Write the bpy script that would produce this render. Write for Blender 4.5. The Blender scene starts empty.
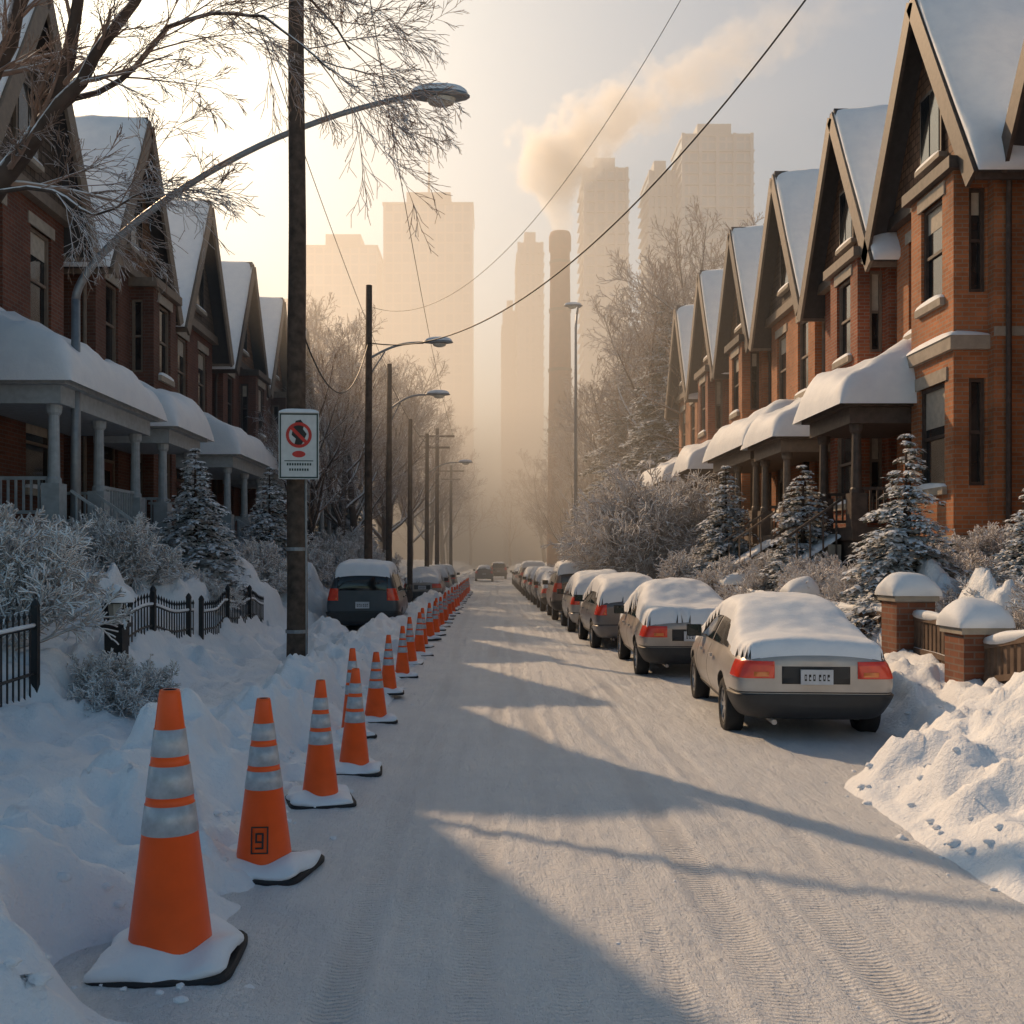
import bpy, bmesh, math, random
from mathutils import Vector, Matrix, noise
from mathutils.bvhtree import BVHTree
R=math.radians
scene=bpy.context.scene
col=scene.collection
rnd=random.Random(7)

# ------------------------------------------------------------ materials
def newmat(name):
    m=bpy.data.materials.new(name); m.use_nodes=True
    nt=m.node_tree; b=nt.nodes.get('Principled BSDF')
    return m,nt,b
def N(nt,t,**kw):
    n=nt.nodes.new(t)
    for k,v in kw.items(): setattr(n,k,v)
    return n
def L(nt,a,b): nt.links.new(a,b)
def objco(nt):
    return N(nt,'ShaderNodeTexCoord').outputs['Object']
def noise_n(nt,vec,scale,detail=4,rough=.55):
    n=N(nt,'ShaderNodeTexNoise'); n.inputs['Scale'].default_value=scale
    n.inputs['Detail'].default_value=detail; n.inputs['Roughness'].default_value=rough
    if vec is not None: L(nt,vec,n.inputs['Vector'])
    return n
def ramp(nt,fac,stops):
    r=N(nt,'ShaderNodeValToRGB'); L(nt,fac,r.inputs['Fac'])
    els=r.color_ramp.elements
    while len(els)<len(stops): els.new(.5)
    for e,(p,c) in zip(els,stops): e.position=p; e.color=(*c,1) if len(c)==3 else c
    return r
def mixc(nt,fac,a,b):
    m=N(nt,'ShaderNodeMix',data_type='RGBA')
    if hasattr(fac,'links'): L(nt,fac,m.inputs[0])
    else: m.inputs[0].default_value=fac
    for i,v in ((6,a),(7,b)):
        if hasattr(v,'links'): L(nt,v,m.inputs[i])
        else: m.inputs[i].default_value=(*v,1)
    return m.outputs[2]
def mathn(nt,op,a,b=None,c=None,clamp=False):
    m=N(nt,'ShaderNodeMath',operation=op); m.use_clamp=clamp
    for i,v in enumerate((a,b,c)):
        if v is None: continue
        if hasattr(v,'links'): L(nt,v,m.inputs[i])
        else: m.inputs[i].default_value=v
    return m.outputs[0]
def bump(nt,h,strength,dist,bsdf,prev=None):
    b=N(nt,'ShaderNodeBump'); b.inputs['Strength'].default_value=strength; b.inputs['Distance'].default_value=dist
    L(nt,h,b.inputs['Height'])
    if prev is not None: L(nt,prev,b.inputs['Normal'])
    if bsdf: L(nt,b.outputs[0],bsdf.inputs['Normal'])
    return b.outputs[0]
def simple(name,c,rough=.6,metal=0,var=.15,scale=8,bmp=0.0,spec=.5,coat=0):
    m,nt,b=newmat(name)
    co=objco(nt); n=noise_n(nt,co,scale)
    c2=tuple(max(0,x*(1-var)) for x in c); c3=tuple(min(1,x*(1+var)) for x in c)
    r=ramp(nt,n.outputs[0],[(.3,c2),(.7,c3)])
    L(nt,r.outputs[0],b.inputs['Base Color'])
    b.inputs['Roughness'].default_value=rough; b.inputs['Metallic'].default_value=metal
    b.inputs['Specular IOR Level'].default_value=spec
    if coat: b.inputs['Coat Weight'].default_value=coat; b.inputs['Coat Roughness'].default_value=.15
    if bmp: bump(nt,n.outputs[0],.6,bmp,b)
    return m
def upmask(nt,lo,hi,nscale=6,namp=.35):
    g=N(nt,'ShaderNodeNewGeometry'); s=N(nt,'ShaderNodeSeparateXYZ'); L(nt,g.outputs['Normal'],s.inputs[0])
    n=noise_n(nt,objco(nt),nscale,3)
    z=mathn(nt,'ADD',s.outputs[2],mathn(nt,'MULTIPLY',mathn(nt,'SUBTRACT',n.outputs[0],.5),namp*2))
    mr=N(nt,'ShaderNodeMapRange'); L(nt,z,mr.inputs[0]); mr.inputs[1].default_value=lo; mr.inputs[2].default_value=hi
    return mr.outputs[0]
SN=(.80,.82,.85)
def snowy(name,c,rough=.8,lo=.25,hi=.5,var=.3,scale=5,nscale=6,snowc=SN,bmp=.01,namp=.35):
    m,nt,b=newmat(name)
    n=noise_n(nt,objco(nt),scale)
    r=ramp(nt,n.outputs[0],[(.3,tuple(x*(1-var) for x in c)),(.7,tuple(min(1,x*(1+var)) for x in c))])
    L(nt,mixc(nt,upmask(nt,lo,hi,nscale,namp),r.outputs[0],snowc),b.inputs['Base Color'])
    b.inputs['Roughness'].default_value=rough; b.inputs['Specular IOR Level'].default_value=.3
    if bmp: bump(nt,n.outputs[0],.5,bmp,b)
    return m
def snowmat(name,s1=2.2,s2=26,d1=.05,d2=.012,dirt=0.0):
    m,nt,b=newmat(name); co=objco(nt)
    n1=noise_n(nt,co,s1,5,.6); n2=noise_n(nt,co,s2,3,.7)
    r=ramp(nt,n1.outputs[0],[(.25,(.76-dirt,.80-dirt,.85-dirt)),(.7,(.85,.88,.91))])
    L(nt,r.outputs[0],b.inputs['Base Color'])
    b.inputs['Roughness'].default_value=.65; b.inputs['Specular IOR Level'].default_value=.35
    p=bump(nt,n1.outputs[0],.6,d1,None); bump(nt,n2.outputs[0],.7,d2,b,p)
    return m
M_snow=snowmat('snow',2.6,22,.09,.022); M_snowcap=snowmat('snow_cap',3.5,40,.02,.005)
def roadmat():
    m,nt,b=newmat('packed_snow_road'); co=objco(nt)
    at=N(nt,'ShaderNodeAttribute',attribute_name='track'); tr=at.outputs['Fac']
    mp=N(nt,'ShaderNodeMapping'); mp.inputs['Scale'].default_value=(1,.16,1); L(nt,co,mp.inputs[0])
    n1=noise_n(nt,co,1.3,5,.65); n2=noise_n(nt,co,34,4,.8); n3=noise_n(nt,co,8,5,.8); ns=noise_n(nt,mp.outputs[0],9,5,.7)
    base=ramp(nt,n1.outputs[0],[(.3,(.76,.79,.83)),(.7,(.86,.88,.90))])
    c=mixc(nt,mathn(nt,'MULTIPLY',tr,.26),base.outputs[0],(.52,.52,.55))
    st=ramp(nt,ns.outputs[0],[(.42,(0,0,0)),(.62,(1,1,1))])
    c=mixc(nt,mathn(nt,'MULTIPLY',st.outputs[0],.14),c,(.58,.58,.60))
    L(nt,c,b.inputs['Base Color'])
    b.inputs['Roughness'].default_value=.5; b.inputs['Specular IOR Level'].default_value=.5
    w=N(nt,'ShaderNodeTexWave',bands_direction='Y'); w.inputs['Scale'].default_value=8.5
    w.inputs['Distortion'].default_value=1.6; w.inputs['Detail'].default_value=2; w.inputs['Detail Scale'].default_value=3
    L(nt,co,w.inputs['Vector'])
    wt=mathn(nt,'MULTIPLY',w.outputs[0],mathn(nt,'MULTIPLY',tr,n1.outputs[0]))
    p=bump(nt,n3.outputs[0],.8,.06,None); p=bump(nt,n2.outputs[0],.9,.030,None,p); p=bump(nt,ns.outputs[0],.8,.05,None,p)
    bump(nt,wt,.9,.026,b,p)
    return m
M_road=roadmat()
def brickmat(name,c1,c2,mortar):
    m,nt,b=newmat(name); co=objco(nt)
    s=N(nt,'ShaderNodeSeparateXYZ'); L(nt,co,s.inputs[0])
    u=mathn(nt,'ADD',s.outputs[0],s.outputs[1]); cb=N(nt,'ShaderNodeCombineXYZ'); L(nt,u,cb.inputs[0]); L(nt,s.outputs[2],cb.inputs[1])
    t=N(nt,'ShaderNodeTexBrick'); L(nt,cb.outputs[0],t.inputs['Vector'])
    t.inputs['Color1'].default_value=(*c1,1); t.inputs['Color2'].default_value=(*c2,1); t.inputs['Mortar'].default_value=(*mortar,1)
    t.inputs['Scale'].default_value=1; t.inputs['Brick Width'].default_value=.24; t.inputs['Row Height'].default_value=.08
    t.inputs['Mortar Size'].default_value=.010; t.inputs['Bias'].default_value=-.2
    n=noise_n(nt,co,.9,6,.7); n2=noise_n(nt,co,14,3)
    r=ramp(nt,n.outputs[0],[(.3,(.42,.42,.42)),(.7,(1.1,1.05,1.0))])
    mx=N(nt,'ShaderNodeMix',data_type='RGBA',blend_type='MULTIPLY'); mx.inputs[0].default_value=.85
    L(nt,t.outputs[0],mx.inputs[6]); L(nt,r.outputs[0],mx.inputs[7])
    L(nt,mx.outputs[2],b.inputs['Base Color']); b.inputs['Roughness'].default_value=.85
    p=bump(nt,t.outputs['Fac'],-.7,.012,None); bump(nt,n2.outputs[0],.5,.006,b,p)
    return m
M_br=[brickmat('brick_red',(.40,.125,.06),(.28,.078,.04),(.30,.23,.18)),
      brickmat('brick_orange',(.54,.205,.085),(.40,.14,.055),(.38,.28,.2)),
      brickmat('brick_brown',(.32,.12,.065),(.22,.075,.04),(.26,.19,.15))]
M_brl=[brickmat('brick_red_shaded',(.20,.07,.04),(.14,.045,.028),(.17,.13,.11)),  # left row: brick darkened, shade of the unlit side put into the colour
      brickmat('brick_brown_shaded',(.17,.07,.047),(.12,.047,.032),(.16,.12,.10))]
M_stone=simple('limestone',(.38,.33,.27),.85,bmp=.01,scale=6)
M_wooddk=simple('painted_trim_dark',(.075,.055,.045),.6,var=.3)
M_cream=simple('painted_trim_tan',(.20,.155,.12),.6,var=.15)
M_bluew=simple('painted_trim_pale',(.36,.40,.43),.6,var=.15)
def shingle(name,c):
    m,nt,b=newmat(name); co=objco(nt)
    s=N(nt,'ShaderNodeSeparateXYZ'); L(nt,co,s.inputs[0])
    u=mathn(nt,'ADD',s.outputs[0],s.outputs[1]); cb=N(nt,'ShaderNodeCombineXYZ'); L(nt,u,cb.inputs[0]); L(nt,s.outputs[2],cb.inputs[1])
    t=N(nt,'ShaderNodeTexBrick'); L(nt,cb.outputs[0],t.inputs['Vector'])
    t.inputs['Color1'].default_value=(*c,1); t.inputs['Color2'].default_value=(*[x*.6 for x in c],1); t.inputs['Mortar'].default_value=(*[x*.25 for x in c],1)
    t.inputs['Scale'].default_value=1; t.inputs['Brick Width'].default_value=.2; t.inputs['Row Height'].default_value=.16; t.inputs['Mortar Size'].default_value=.012
    L(nt,t.outputs[0],b.inputs['Base Color']); b.inputs['Roughness'].default_value=.8
    bump(nt,t.outputs['Fac'],-.8,.02,b)
    return m
M_shing=shingle('gable_shingles',(.15,.11,.085)); M_shing2=shingle('gable_shingles_brown',(.26,.14,.08))
M_roof=simple('roof_shingle',(.06,.055,.055),.9)
def glassmat():
    m,nt,b=newmat('window_glass')
    n=noise_n(nt,objco(nt),1.1,2)
    r=ramp(nt,n.outputs[0],[(.4,(.012,.015,.018)),(.65,(.05,.05,.05))])
    L(nt,r.outputs[0],b.inputs['Base Color']); b.inputs['Roughness'].default_value=.06
    b.inputs['Specular IOR Level'].default_value=.8
    bump(nt,n.outputs[0],.15,.02,b)
    return m
M_glass=glassmat()
M_blind=simple('window_blind',(.45,.40,.33),.8)
M_door=simple('door_paint',(.10,.035,.025),.45)
M_iron=simple('wrought_iron',(.015,.016,.018),.5)
M_picket=snowy('picket_wood',(.16,.11,.08),lo=.3,hi=.5)
M_pole=simple('weathered_pole_wood',(.085,.060,.045),.9,var=.45,scale=7,bmp=.015)
M_metal=simple('galvanised_metal',(.25,.27,.29),.45,metal=.4)
M_bark=snowy('bark_with_snow',(.070,.050,.040),lo=.12,hi=.40,nscale=9)
M_twig=snowy('twig_bark',(.24,.16,.12),lo=.05,hi=.6,nscale=4,bmp=0)
M_frost=snowy('frosted_twigs',(.52,.45,.41),lo=-.7,hi=.2,nscale=3,snowc=(.86,.86,.87),bmp=0)
M_ever=snowy('evergreen_needles',(.055,.07,.055),lo=-.75,hi=.25,nscale=3.5,var=.5,scale=9,bmp=0,namp=.9)
M_bsnow=simple('bough_snow',(.82,.84,.87),.8,var=.05)
M_orange=simple('cone_orange_plastic',(.92,.105,.006),.38,var=.10,scale=5)
M_refl=simple('reflective_band',(.42,.45,.49),.30,var=.18,scale=24,metal=.2)
M_rubber=simple('black_rubber',(.018,.018,.02),.7)
M_signw=simple('sign_white',(.62,.65,.65),.45,var=.08)
M_signr=simple('sign_red',(.55,.03,.02),.45)
M_black=simple('sign_black',(.015,.015,.015),.5)
M_green=simple('sign_frame_dark',(.02,.05,.045),.5)
M_conc=simple('tower_concrete_hazed',(.48,.48,.48),.8,scale=.05)  # lightened towards the sky, distance haze put into the colour
def towerglass():
    m,nt,b=newmat('tower_glass_hazed'); co=objco(nt)
    s=N(nt,'ShaderNodeSeparateXYZ'); L(nt,co,s.inputs[0])
    u=mathn(nt,'ADD',s.outputs[0],s.outputs[1]); cb=N(nt,'ShaderNodeCombineXYZ'); L(nt,u,cb.inputs[0]); L(nt,s.outputs[2],cb.inputs[1])
    t=N(nt,'ShaderNodeTexBrick'); t.offset=0; L(nt,cb.outputs[0],t.inputs['Vector'])
    t.inputs['Color1'].default_value=(.34,.40,.44,1); t.inputs['Color2'].default_value=(.43,.48,.51,1); t.inputs['Mortar'].default_value=(.5,.51,.51,1)  # panes and grid paled too, haze painted into the base colours
    t.inputs['Scale'].default_value=1; t.inputs['Brick Width'].default_value=3; t.inputs['Row Height'].default_value=3.5; t.inputs['Mortar Size'].default_value=.35
    L(nt,t.outputs[0],b.inputs['Base Color']); b.inputs['Roughness'].default_value=.3
    return m
M_tg=towerglass()

# ------------------------------------------------------------ mesh builder
class MB:
    def __init__(s): s.v=[]; s.f=[]; s.m=[]
    def add(s,vs,fs,mi=0):
        o=len(s.v); s.v+= [tuple(v) for v in vs]
        for f in fs: s.f.append(tuple(i+o for i in f)); s.m.append(mi)
    def box(s,x0,x1,y0,y1,z0,z1,mi=0):
        s.add([(x0,y0,z0),(x1,y0,z0),(x1,y1,z0),(x0,y1,z0),(x0,y0,z1),(x1,y0,z1),(x1,y1,z1),(x0,y1,z1)],
              [(0,3,2,1),(4,5,6,7),(0,1,5,4),(1,2,6,5),(2,3,7,6),(3,0,4,7)],mi)
    def beam(s,p1,p2,w,h,mi=0,up=(0,0,1)):
        p1=Vector(p1);p2=Vector(p2);d=(p2-p1).normalized();u=Vector(up)
        a=d.cross(u).normalized();b=a.cross(d).normalized()
        vs=[]
        for p in (p1,p2):
            for sa,sb in ((-1,-1),(1,-1),(1,1),(-1,1)): vs.append(p+a*sa*w/2+b*sb*h/2)
        s.add(vs,[(0,1,2,3),(7,6,5,4),(0,4,5,1),(1,5,6,2),(2,6,7,3),(3,7,4,0)],mi)
    def tube(s,pts,rs,k=6,mi=0,cap=True):
        pts=[Vector(p) for p in pts]; n=len(pts); vs=[]
        a=None
        for i,p in enumerate(pts):
            d=(pts[min(i+1,n-1)]-pts[max(i-1,0)])
            if d.length<1e-9: d=Vector((0,0,1))
            d.normalize()
            if a is None:
                a=d.cross(Vector((0,0,1)) if abs(d.z)<.9 else Vector((1,0,0))).normalized()
            else:
                a=(a-d*a.dot(d)); a=a.normalized() if a.length>1e-6 else d.orthogonal().normalized()
            b=d.cross(a)
            r=rs[i] if hasattr(rs,'__len__') else rs
            for j in range(k):
                t=2*math.pi*j/k; vs.append(p+(a*math.cos(t)+b*math.sin(t))*r)
        fs=[(i*k+j,i*k+(j+1)%k,(i+1)*k+(j+1)%k,(i+1)*k+j) for i in range(n-1) for j in range(k)]
        if cap: fs+= [tuple(range(k))[::-1],tuple((n-1)*k+j for j in range(k))]
        s.add(vs,fs,mi)
    def lathe(s,prof,k=24,mi=0,c=(0,0,0),axis='z',mis=None):
        vs=[]
        for r,z in prof:
            for j in range(k):
                t=2*math.pi*j/k
                if axis=='z': vs.append((c[0]+r*math.cos(t),c[1]+r*math.sin(t),c[2]+z))
                else: vs.append((c[0]+z,c[1]+r*math.cos(t),c[2]+r*math.sin(t)))
        o=len(s.v); s.v+=vs
        for i in range(len(prof)-1):
            for j in range(k):
                s.f.append((o+i*k+j,o+i*k+(j+1)%k,o+(i+1)*k+(j+1)%k,o+(i+1)*k+j)); s.m.append(mis[i] if mis else mi)
    def cushion(s,p00,p10,p11,p01,h,n=None,nu=12,nv=12,mi=0,amp=.15,pw=4,seed=0,over=0.04):
        p=[Vector(q) for q in (p00,p10,p11,p01)]
        if n is None:
            n=(p[1]-p[0]).cross(p[3]-p[0]).normalized()
            if n.z<0:n=-n
        else: n=Vector(n)
        c=sum(p,Vector())/4
        vs=[];fs=[]
        for i in range(nu+1):
            for j in range(nv+1):
                u=.5-.5*math.cos(i/nu*math.pi); v=.5-.5*math.cos(j/nv*math.pi)
                q=p[0].lerp(p[1],u).lerp(p[3].lerp(p[2],u),v)
                a=abs(2*u-1);b=abs(2*v-1)
                e=((1-a**pw)**.5)*((1-b**pw)**.5)
                nz=noise.noise(q*1.1+Vector((seed*3.1,seed,0)))
                nz2=noise.noise(q*3.3+Vector((seed,0,0)))
                hh=h*e*(1+amp*nz*2+amp*.6*nz2)
                out=(q-c); out-=n*out.dot(n)
                if out.length>1e-6: out.normalize()
                edge=max(a,b)
                q=q+n*(hh-.005)+out*over*min(1,e*3)*(edge**6)
                vs.append(q)
        for i in range(nu):
            for j in range(nv):
                fs.append((i*(nv+1)+j,(i+1)*(nv+1)+j,(i+1)*(nv+1)+j+1,i*(nv+1)+j+1))
        s.add(vs,fs,mi)
    def mesh(s,name,mats,smooth=False,recalc=True):
        me=bpy.data.meshes.new(name); me.from_pydata(s.v,[],s.f)
        for m in mats: me.materials.append(m)
        me.polygons.foreach_set('material_index',s.m)
        if recalc:
            bm=bmesh.new(); bm.from_mesh(me); bmesh.ops.recalc_face_normals(bm,faces=bm.faces); bm.to_mesh(me); bm.free()
        if smooth: me.polygons.foreach_set('use_smooth',[True]*len(me.polygons))
        me.update(); return me
def obj(name,me,parent=None,loc=(0,0,0),rot=(0,0,0),sc=(1,1,1)):
    o=bpy.data.objects.new(name,me); col.objects.link(o)
    o.location=loc;o.rotation_euler=rot;o.scale=sc if hasattr(sc,'__len__') else (sc,)*3
    if parent: o.parent=parent
    return o
def empty(name,loc=(0,0,0),rot=(0,0,0),sc=1):
    return obj(name,None,None,loc,rot,sc)

# ------------------------------------------------------------ terrain
def lerpprof(x,pr):
    if x<=pr[0][0]: return pr[0][1]
    for (a,b),(c,d) in zip(pr,pr[1:]):
        if x<=c:
            t=(x-a)/(c-a); t=t*t*(3-2*t); return b+(d-b)*t
    return pr[-1][1]
def sst(a,b,x):
    t=max(0,min(1,(x-a)/(b-a))); return t*t*(3-2*t)
def redge(y):
    e=3.05+(4.45-3.05)*sst(8.6,10.4,y)
    return e-.018*max(0,y-20) if y<50 else e-.54
def terr(x,y):
    nb=noise.noise(Vector((x*.9,y*.55,1.3))); ns=noise.noise(Vector((x*2.6,y*2.1,4.1))); nf=noise.noise(Vector((x*6.5,y*6.5,9.1)))
    rg=1-abs(noise.noise(Vector((x*1.7,y*1.4,7.7))))*2
    rg2=1-abs(noise.noise(Vector((x*4.1,y*3.6,2.7))))*2
    if x<1:
        e=-1.34+.12*nb
        d=x-e
        z=lerpprof(d,[(-30,2.0),(-8,1.9),(-5.2,1.35),(-3.7,.85),(-3.2,.50),(-2.8,.27),(-1.85,.20),(-1.2,.56),(-.78,.46),(-.22,.08),(.12,-.08),(.6,-.09)])
        amp=sst(.05,-.45,d)
        walk=1-.6*sst(-2.95,-2.65,d)*sst(-1.5,-1.85,d)
        z+=amp*walk*(.15*nb+.15*ns+.055*nf+.16*(rg-.5)+.11*(rg2-.5))
        ft=sst(-2.9,-2.6,d)*sst(-1.5,-1.8,d)
        if ft>0: z-=ft*.05*max(0,noise.noise(Vector((x*5,y*3.2,6.6)))*2)
        c=math.hypot((x+1.6)/.56,(y-4.72)/.5)
        if c<1.5: z=z*sst(.8,1.5,c)+.03*(1-sst(.8,1.5,c))
        return z
    e=redge(y)+.12*nb
    d=x-e
    z=lerpprof(d,[(-.6,-.09),(-.12,-.08),(.1,.03),(.5,.24),(1.1,.5),(2.2,1.0),(4.2,1.75),(6,1.9),(30,2.0)])
    amp=sst(-.1,.5,d)
    z+=amp*(.12*nb+.14*ns+.045*nf+ (.16*rg+.10*rg2)*(1-sst(1.2,3,d)))
    return z
def ysteps(y0,y1,k,mn=.035):
    ys=[y0]
    while ys[-1]<y1: ys.append(ys[-1]+max(mn,abs(ys[-1])*k))
    return ys
def xs_terr():
    xs=[-1500,-500,-200,-80,-40,-25,-18,-14]
    x=-11.5
    while x<-7: xs.append(x); x+=.22
    while x<-1.1: xs.append(x); x+=.045
    while x<2.6: xs.append(x); x+=.4
    while x<6.4: xs.append(x); x+=.04
    while x<11.5: xs.append(x); x+=.22
    return xs+[14,18,25,40,80,200,500,1500]
def gridmesh(name,xs,ys,fn,mat,attr=None):
    vs=[];at=[]
    for y in ys:
        for x in xs:
            z=fn(x,y)
            if attr: z,a=z; at.append(a)
            vs.append((x,y,z))
    nx=len(xs)
    fs=[(j*nx+i,j*nx+i+1,(j+1)*nx+i+1,(j+1)*nx+i) for j in range(len(ys)-1) for i in range(nx-1)]
    me=bpy.data.meshes.new(name); me.from_pydata(vs,[],fs); me.materials.append(mat)
    me.polygons.foreach_set('use_smooth',[True]*len(fs))
    if attr:
        A=me.attributes.new(attr,'FLOAT','POINT'); A.data.foreach_set('value',at)
    return obj(name,me)
ys=[-60,-30,-12,-6,-2,0,1]+ysteps(1.5,140,.0105,.045)+[180,260,400,700,1200,3000]
gridmesh('snow_ground',xs_terr(),ys,terr,M_snow)
tracks=[(-.80,.10,.9),(-.52,.07,.6),(-.2,.05,.5),(.02,.11,.9),(.30,.08,.6),(.62,.12,1),(.93,.07,.6),(1.3,.13,.9),(1.62,.06,.5),(1.95,.11,.8),(2.28,.08,.5)]
def roadz(x,y):
    tr=0;z=0
    for i,(tx,w,s) in enumerate(tracks):
        c=tx+.10*math.sin(y*.13+i*1.7)+.05*math.sin(y*.41+i)
        if abs(x-c)>.5: continue
        g=math.exp(-((x-c)/w)**4)
        br=.55+.45*noise.noise(Vector((i*7.1,y*.35,0)))*1.8
        g2=g*s*max(0,min(1,br)); tr=max(tr,g2)
        z+= .012*math.exp(-((abs(x-c)-w*1.25)/.045)**2)*s*max(0,min(1,br))
    z-=.020*tr
    nb=noise.noise(Vector((x*1.3,y*.7,3.3)));ns=noise.noise(Vector((x*5,y*3,5.3)));nf=noise.noise(Vector((x*14,y*12,5.3)))
    z+=.022*nb+.013*ns+.008*nf*(1-.5*tr)
    z+=.05*sst(-.9,-1.4,x)+.03*sst(2.4,3.2,x)
    return z,tr
xr=[];x=-2.3
while x<5.0: xr.append(x); x+=.03
gridmesh('road',xr,ysteps(1.2,200,.0105,.035)+[300,500,900],roadz,M_road,'track')
def gz(x,y): return max(terr(x,y),roadz(x,y)[0])
mb=MB(); rg=random.Random(5)
ico=bmesh.new(); bmesh.ops.create_icosphere(ico,subdivisions=2,radius=1); iv=[v.co.copy() for v in ico.verts]; jf=[tuple(v.index for v in f.verts) for f in ico.faces]; ico.free()
for i in range(480):
    y=2.2+22*rg.random()**1.6
    if rg.random()<.6: x=rg.gauss(-1.72,.30)
    else: x=redge(y)+rg.gauss(.22,.28)
    if i%6==0: x=rg.uniform(-1.2,3)
    s=rg.uniform(.008,.036) if i%6 else rg.uniform(.005,.012)
    z=gz(x,y); o=Vector((i*3.3,0,0)); sx,sy,sz=rg.uniform(.8,1.5),rg.uniform(.8,1.5),rg.uniform(.5,.8)
    mb.add([(x+v.x*s*sx*(1+.5*noise.noise(v*1.3+o)),y+v.y*s*sy*(1+.5*noise.noise(v*1.3+o)),z+s*.05+v.z*s*sz*(1+.5*noise.noise(v*1.3+o))) for v in iv],jf)
obj('snow_clods',mb.mesh('snow_clods',[M_snow],True,False))

# ------------------------------------------------------------ houses
def wall(mb,axis,pos,thick,a0,a1,z0,z1,ops,mi,s):
    As=sorted(set([a0,a1]+[o[0] for o in ops]+[o[1] for o in ops])); Zs=sorted(set([z0,z1]+[o[2] for o in ops]+[o[3] for o in ops]))
    for i in range(len(As)-1):
        for k in range(len(Zs)-1):
            ca=(As[i]+As[i+1])/2; cz=(Zs[k]+Zs[k+1])/2
            if any(o[0]<ca<o[1] and o[2]<cz<o[3] for o in ops): continue
            if axis=='x': mb.box(s*pos,s*(pos+thick),As[i],As[i+1],Zs[k],Zs[k+1],mi)
            else: mb.box(s*As[i],s*As[i+1],pos,pos+thick,Zs[k],Zs[k+1],mi)
def window(G,axis,pos,dirn,a0,a1,z0,z1,s,r,sill=True):
    def bx(key,d0,d1,u0,u1,w0,w1):
        p0=pos+dirn*d0;p1=pos+dirn*d1
        if axis=='x': G[key].box(s*p0,s*p1,u0,u1,w0,w1)
        else: G[key].box(s*u0,s*u1,p0,p1,w0,w1)
    t=.07
    bx('frame',.06,.14,a0,a0+t,z0,z1); bx('frame',.06,.14,a1-t,a1,z0,z1)
    bx('frame',.061,.139,a0+t,a1-t,z0,z0+t); bx('frame',.061,.139,a0+t,a1-t,z1-t,z1)
    zm=z0+(z1-z0)*.5
    bx('frame',.075,.135,a0+t,a1-t,zm-.03,zm+.03)
    bx('glass',.12,.13,a0+t-.01,a1-t+.01,z0+t-.01,z1-t+.01)
    if r.random()<.5: 
        zb=z1-(z1-z0)*r.choice([.25,.4,.48]); bx('blind',.112,.118,a0+t,a1-t,zb,z1-t)
    if sill:
        bx('stone',-.09,.10,a0-.1,a1+.1,z0-.14,z0); bx('stone',-.03,.05,a0-.12,a1+.12,z1,z1+.24)
        p0=pos-dirn*.09;p1=pos+dirn*.07
        if axis=='x': q=[(s*p0,a0-.1,z0),(s*p1,a0-.1,z0),(s*p1,a1+.1,z0),(s*p0,a1+.1,z0)]
        else: q=[(s*(a0-.1),p0,z0),(s*(a1+.1),p0,z0),(s*(a1+.1),p1,z0),(s*(a0-.1),p1,z0)]
        G['snow'].cushion(*q,.11,(0,0,1),5,6,seed=r.random()*9,over=.01)
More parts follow.
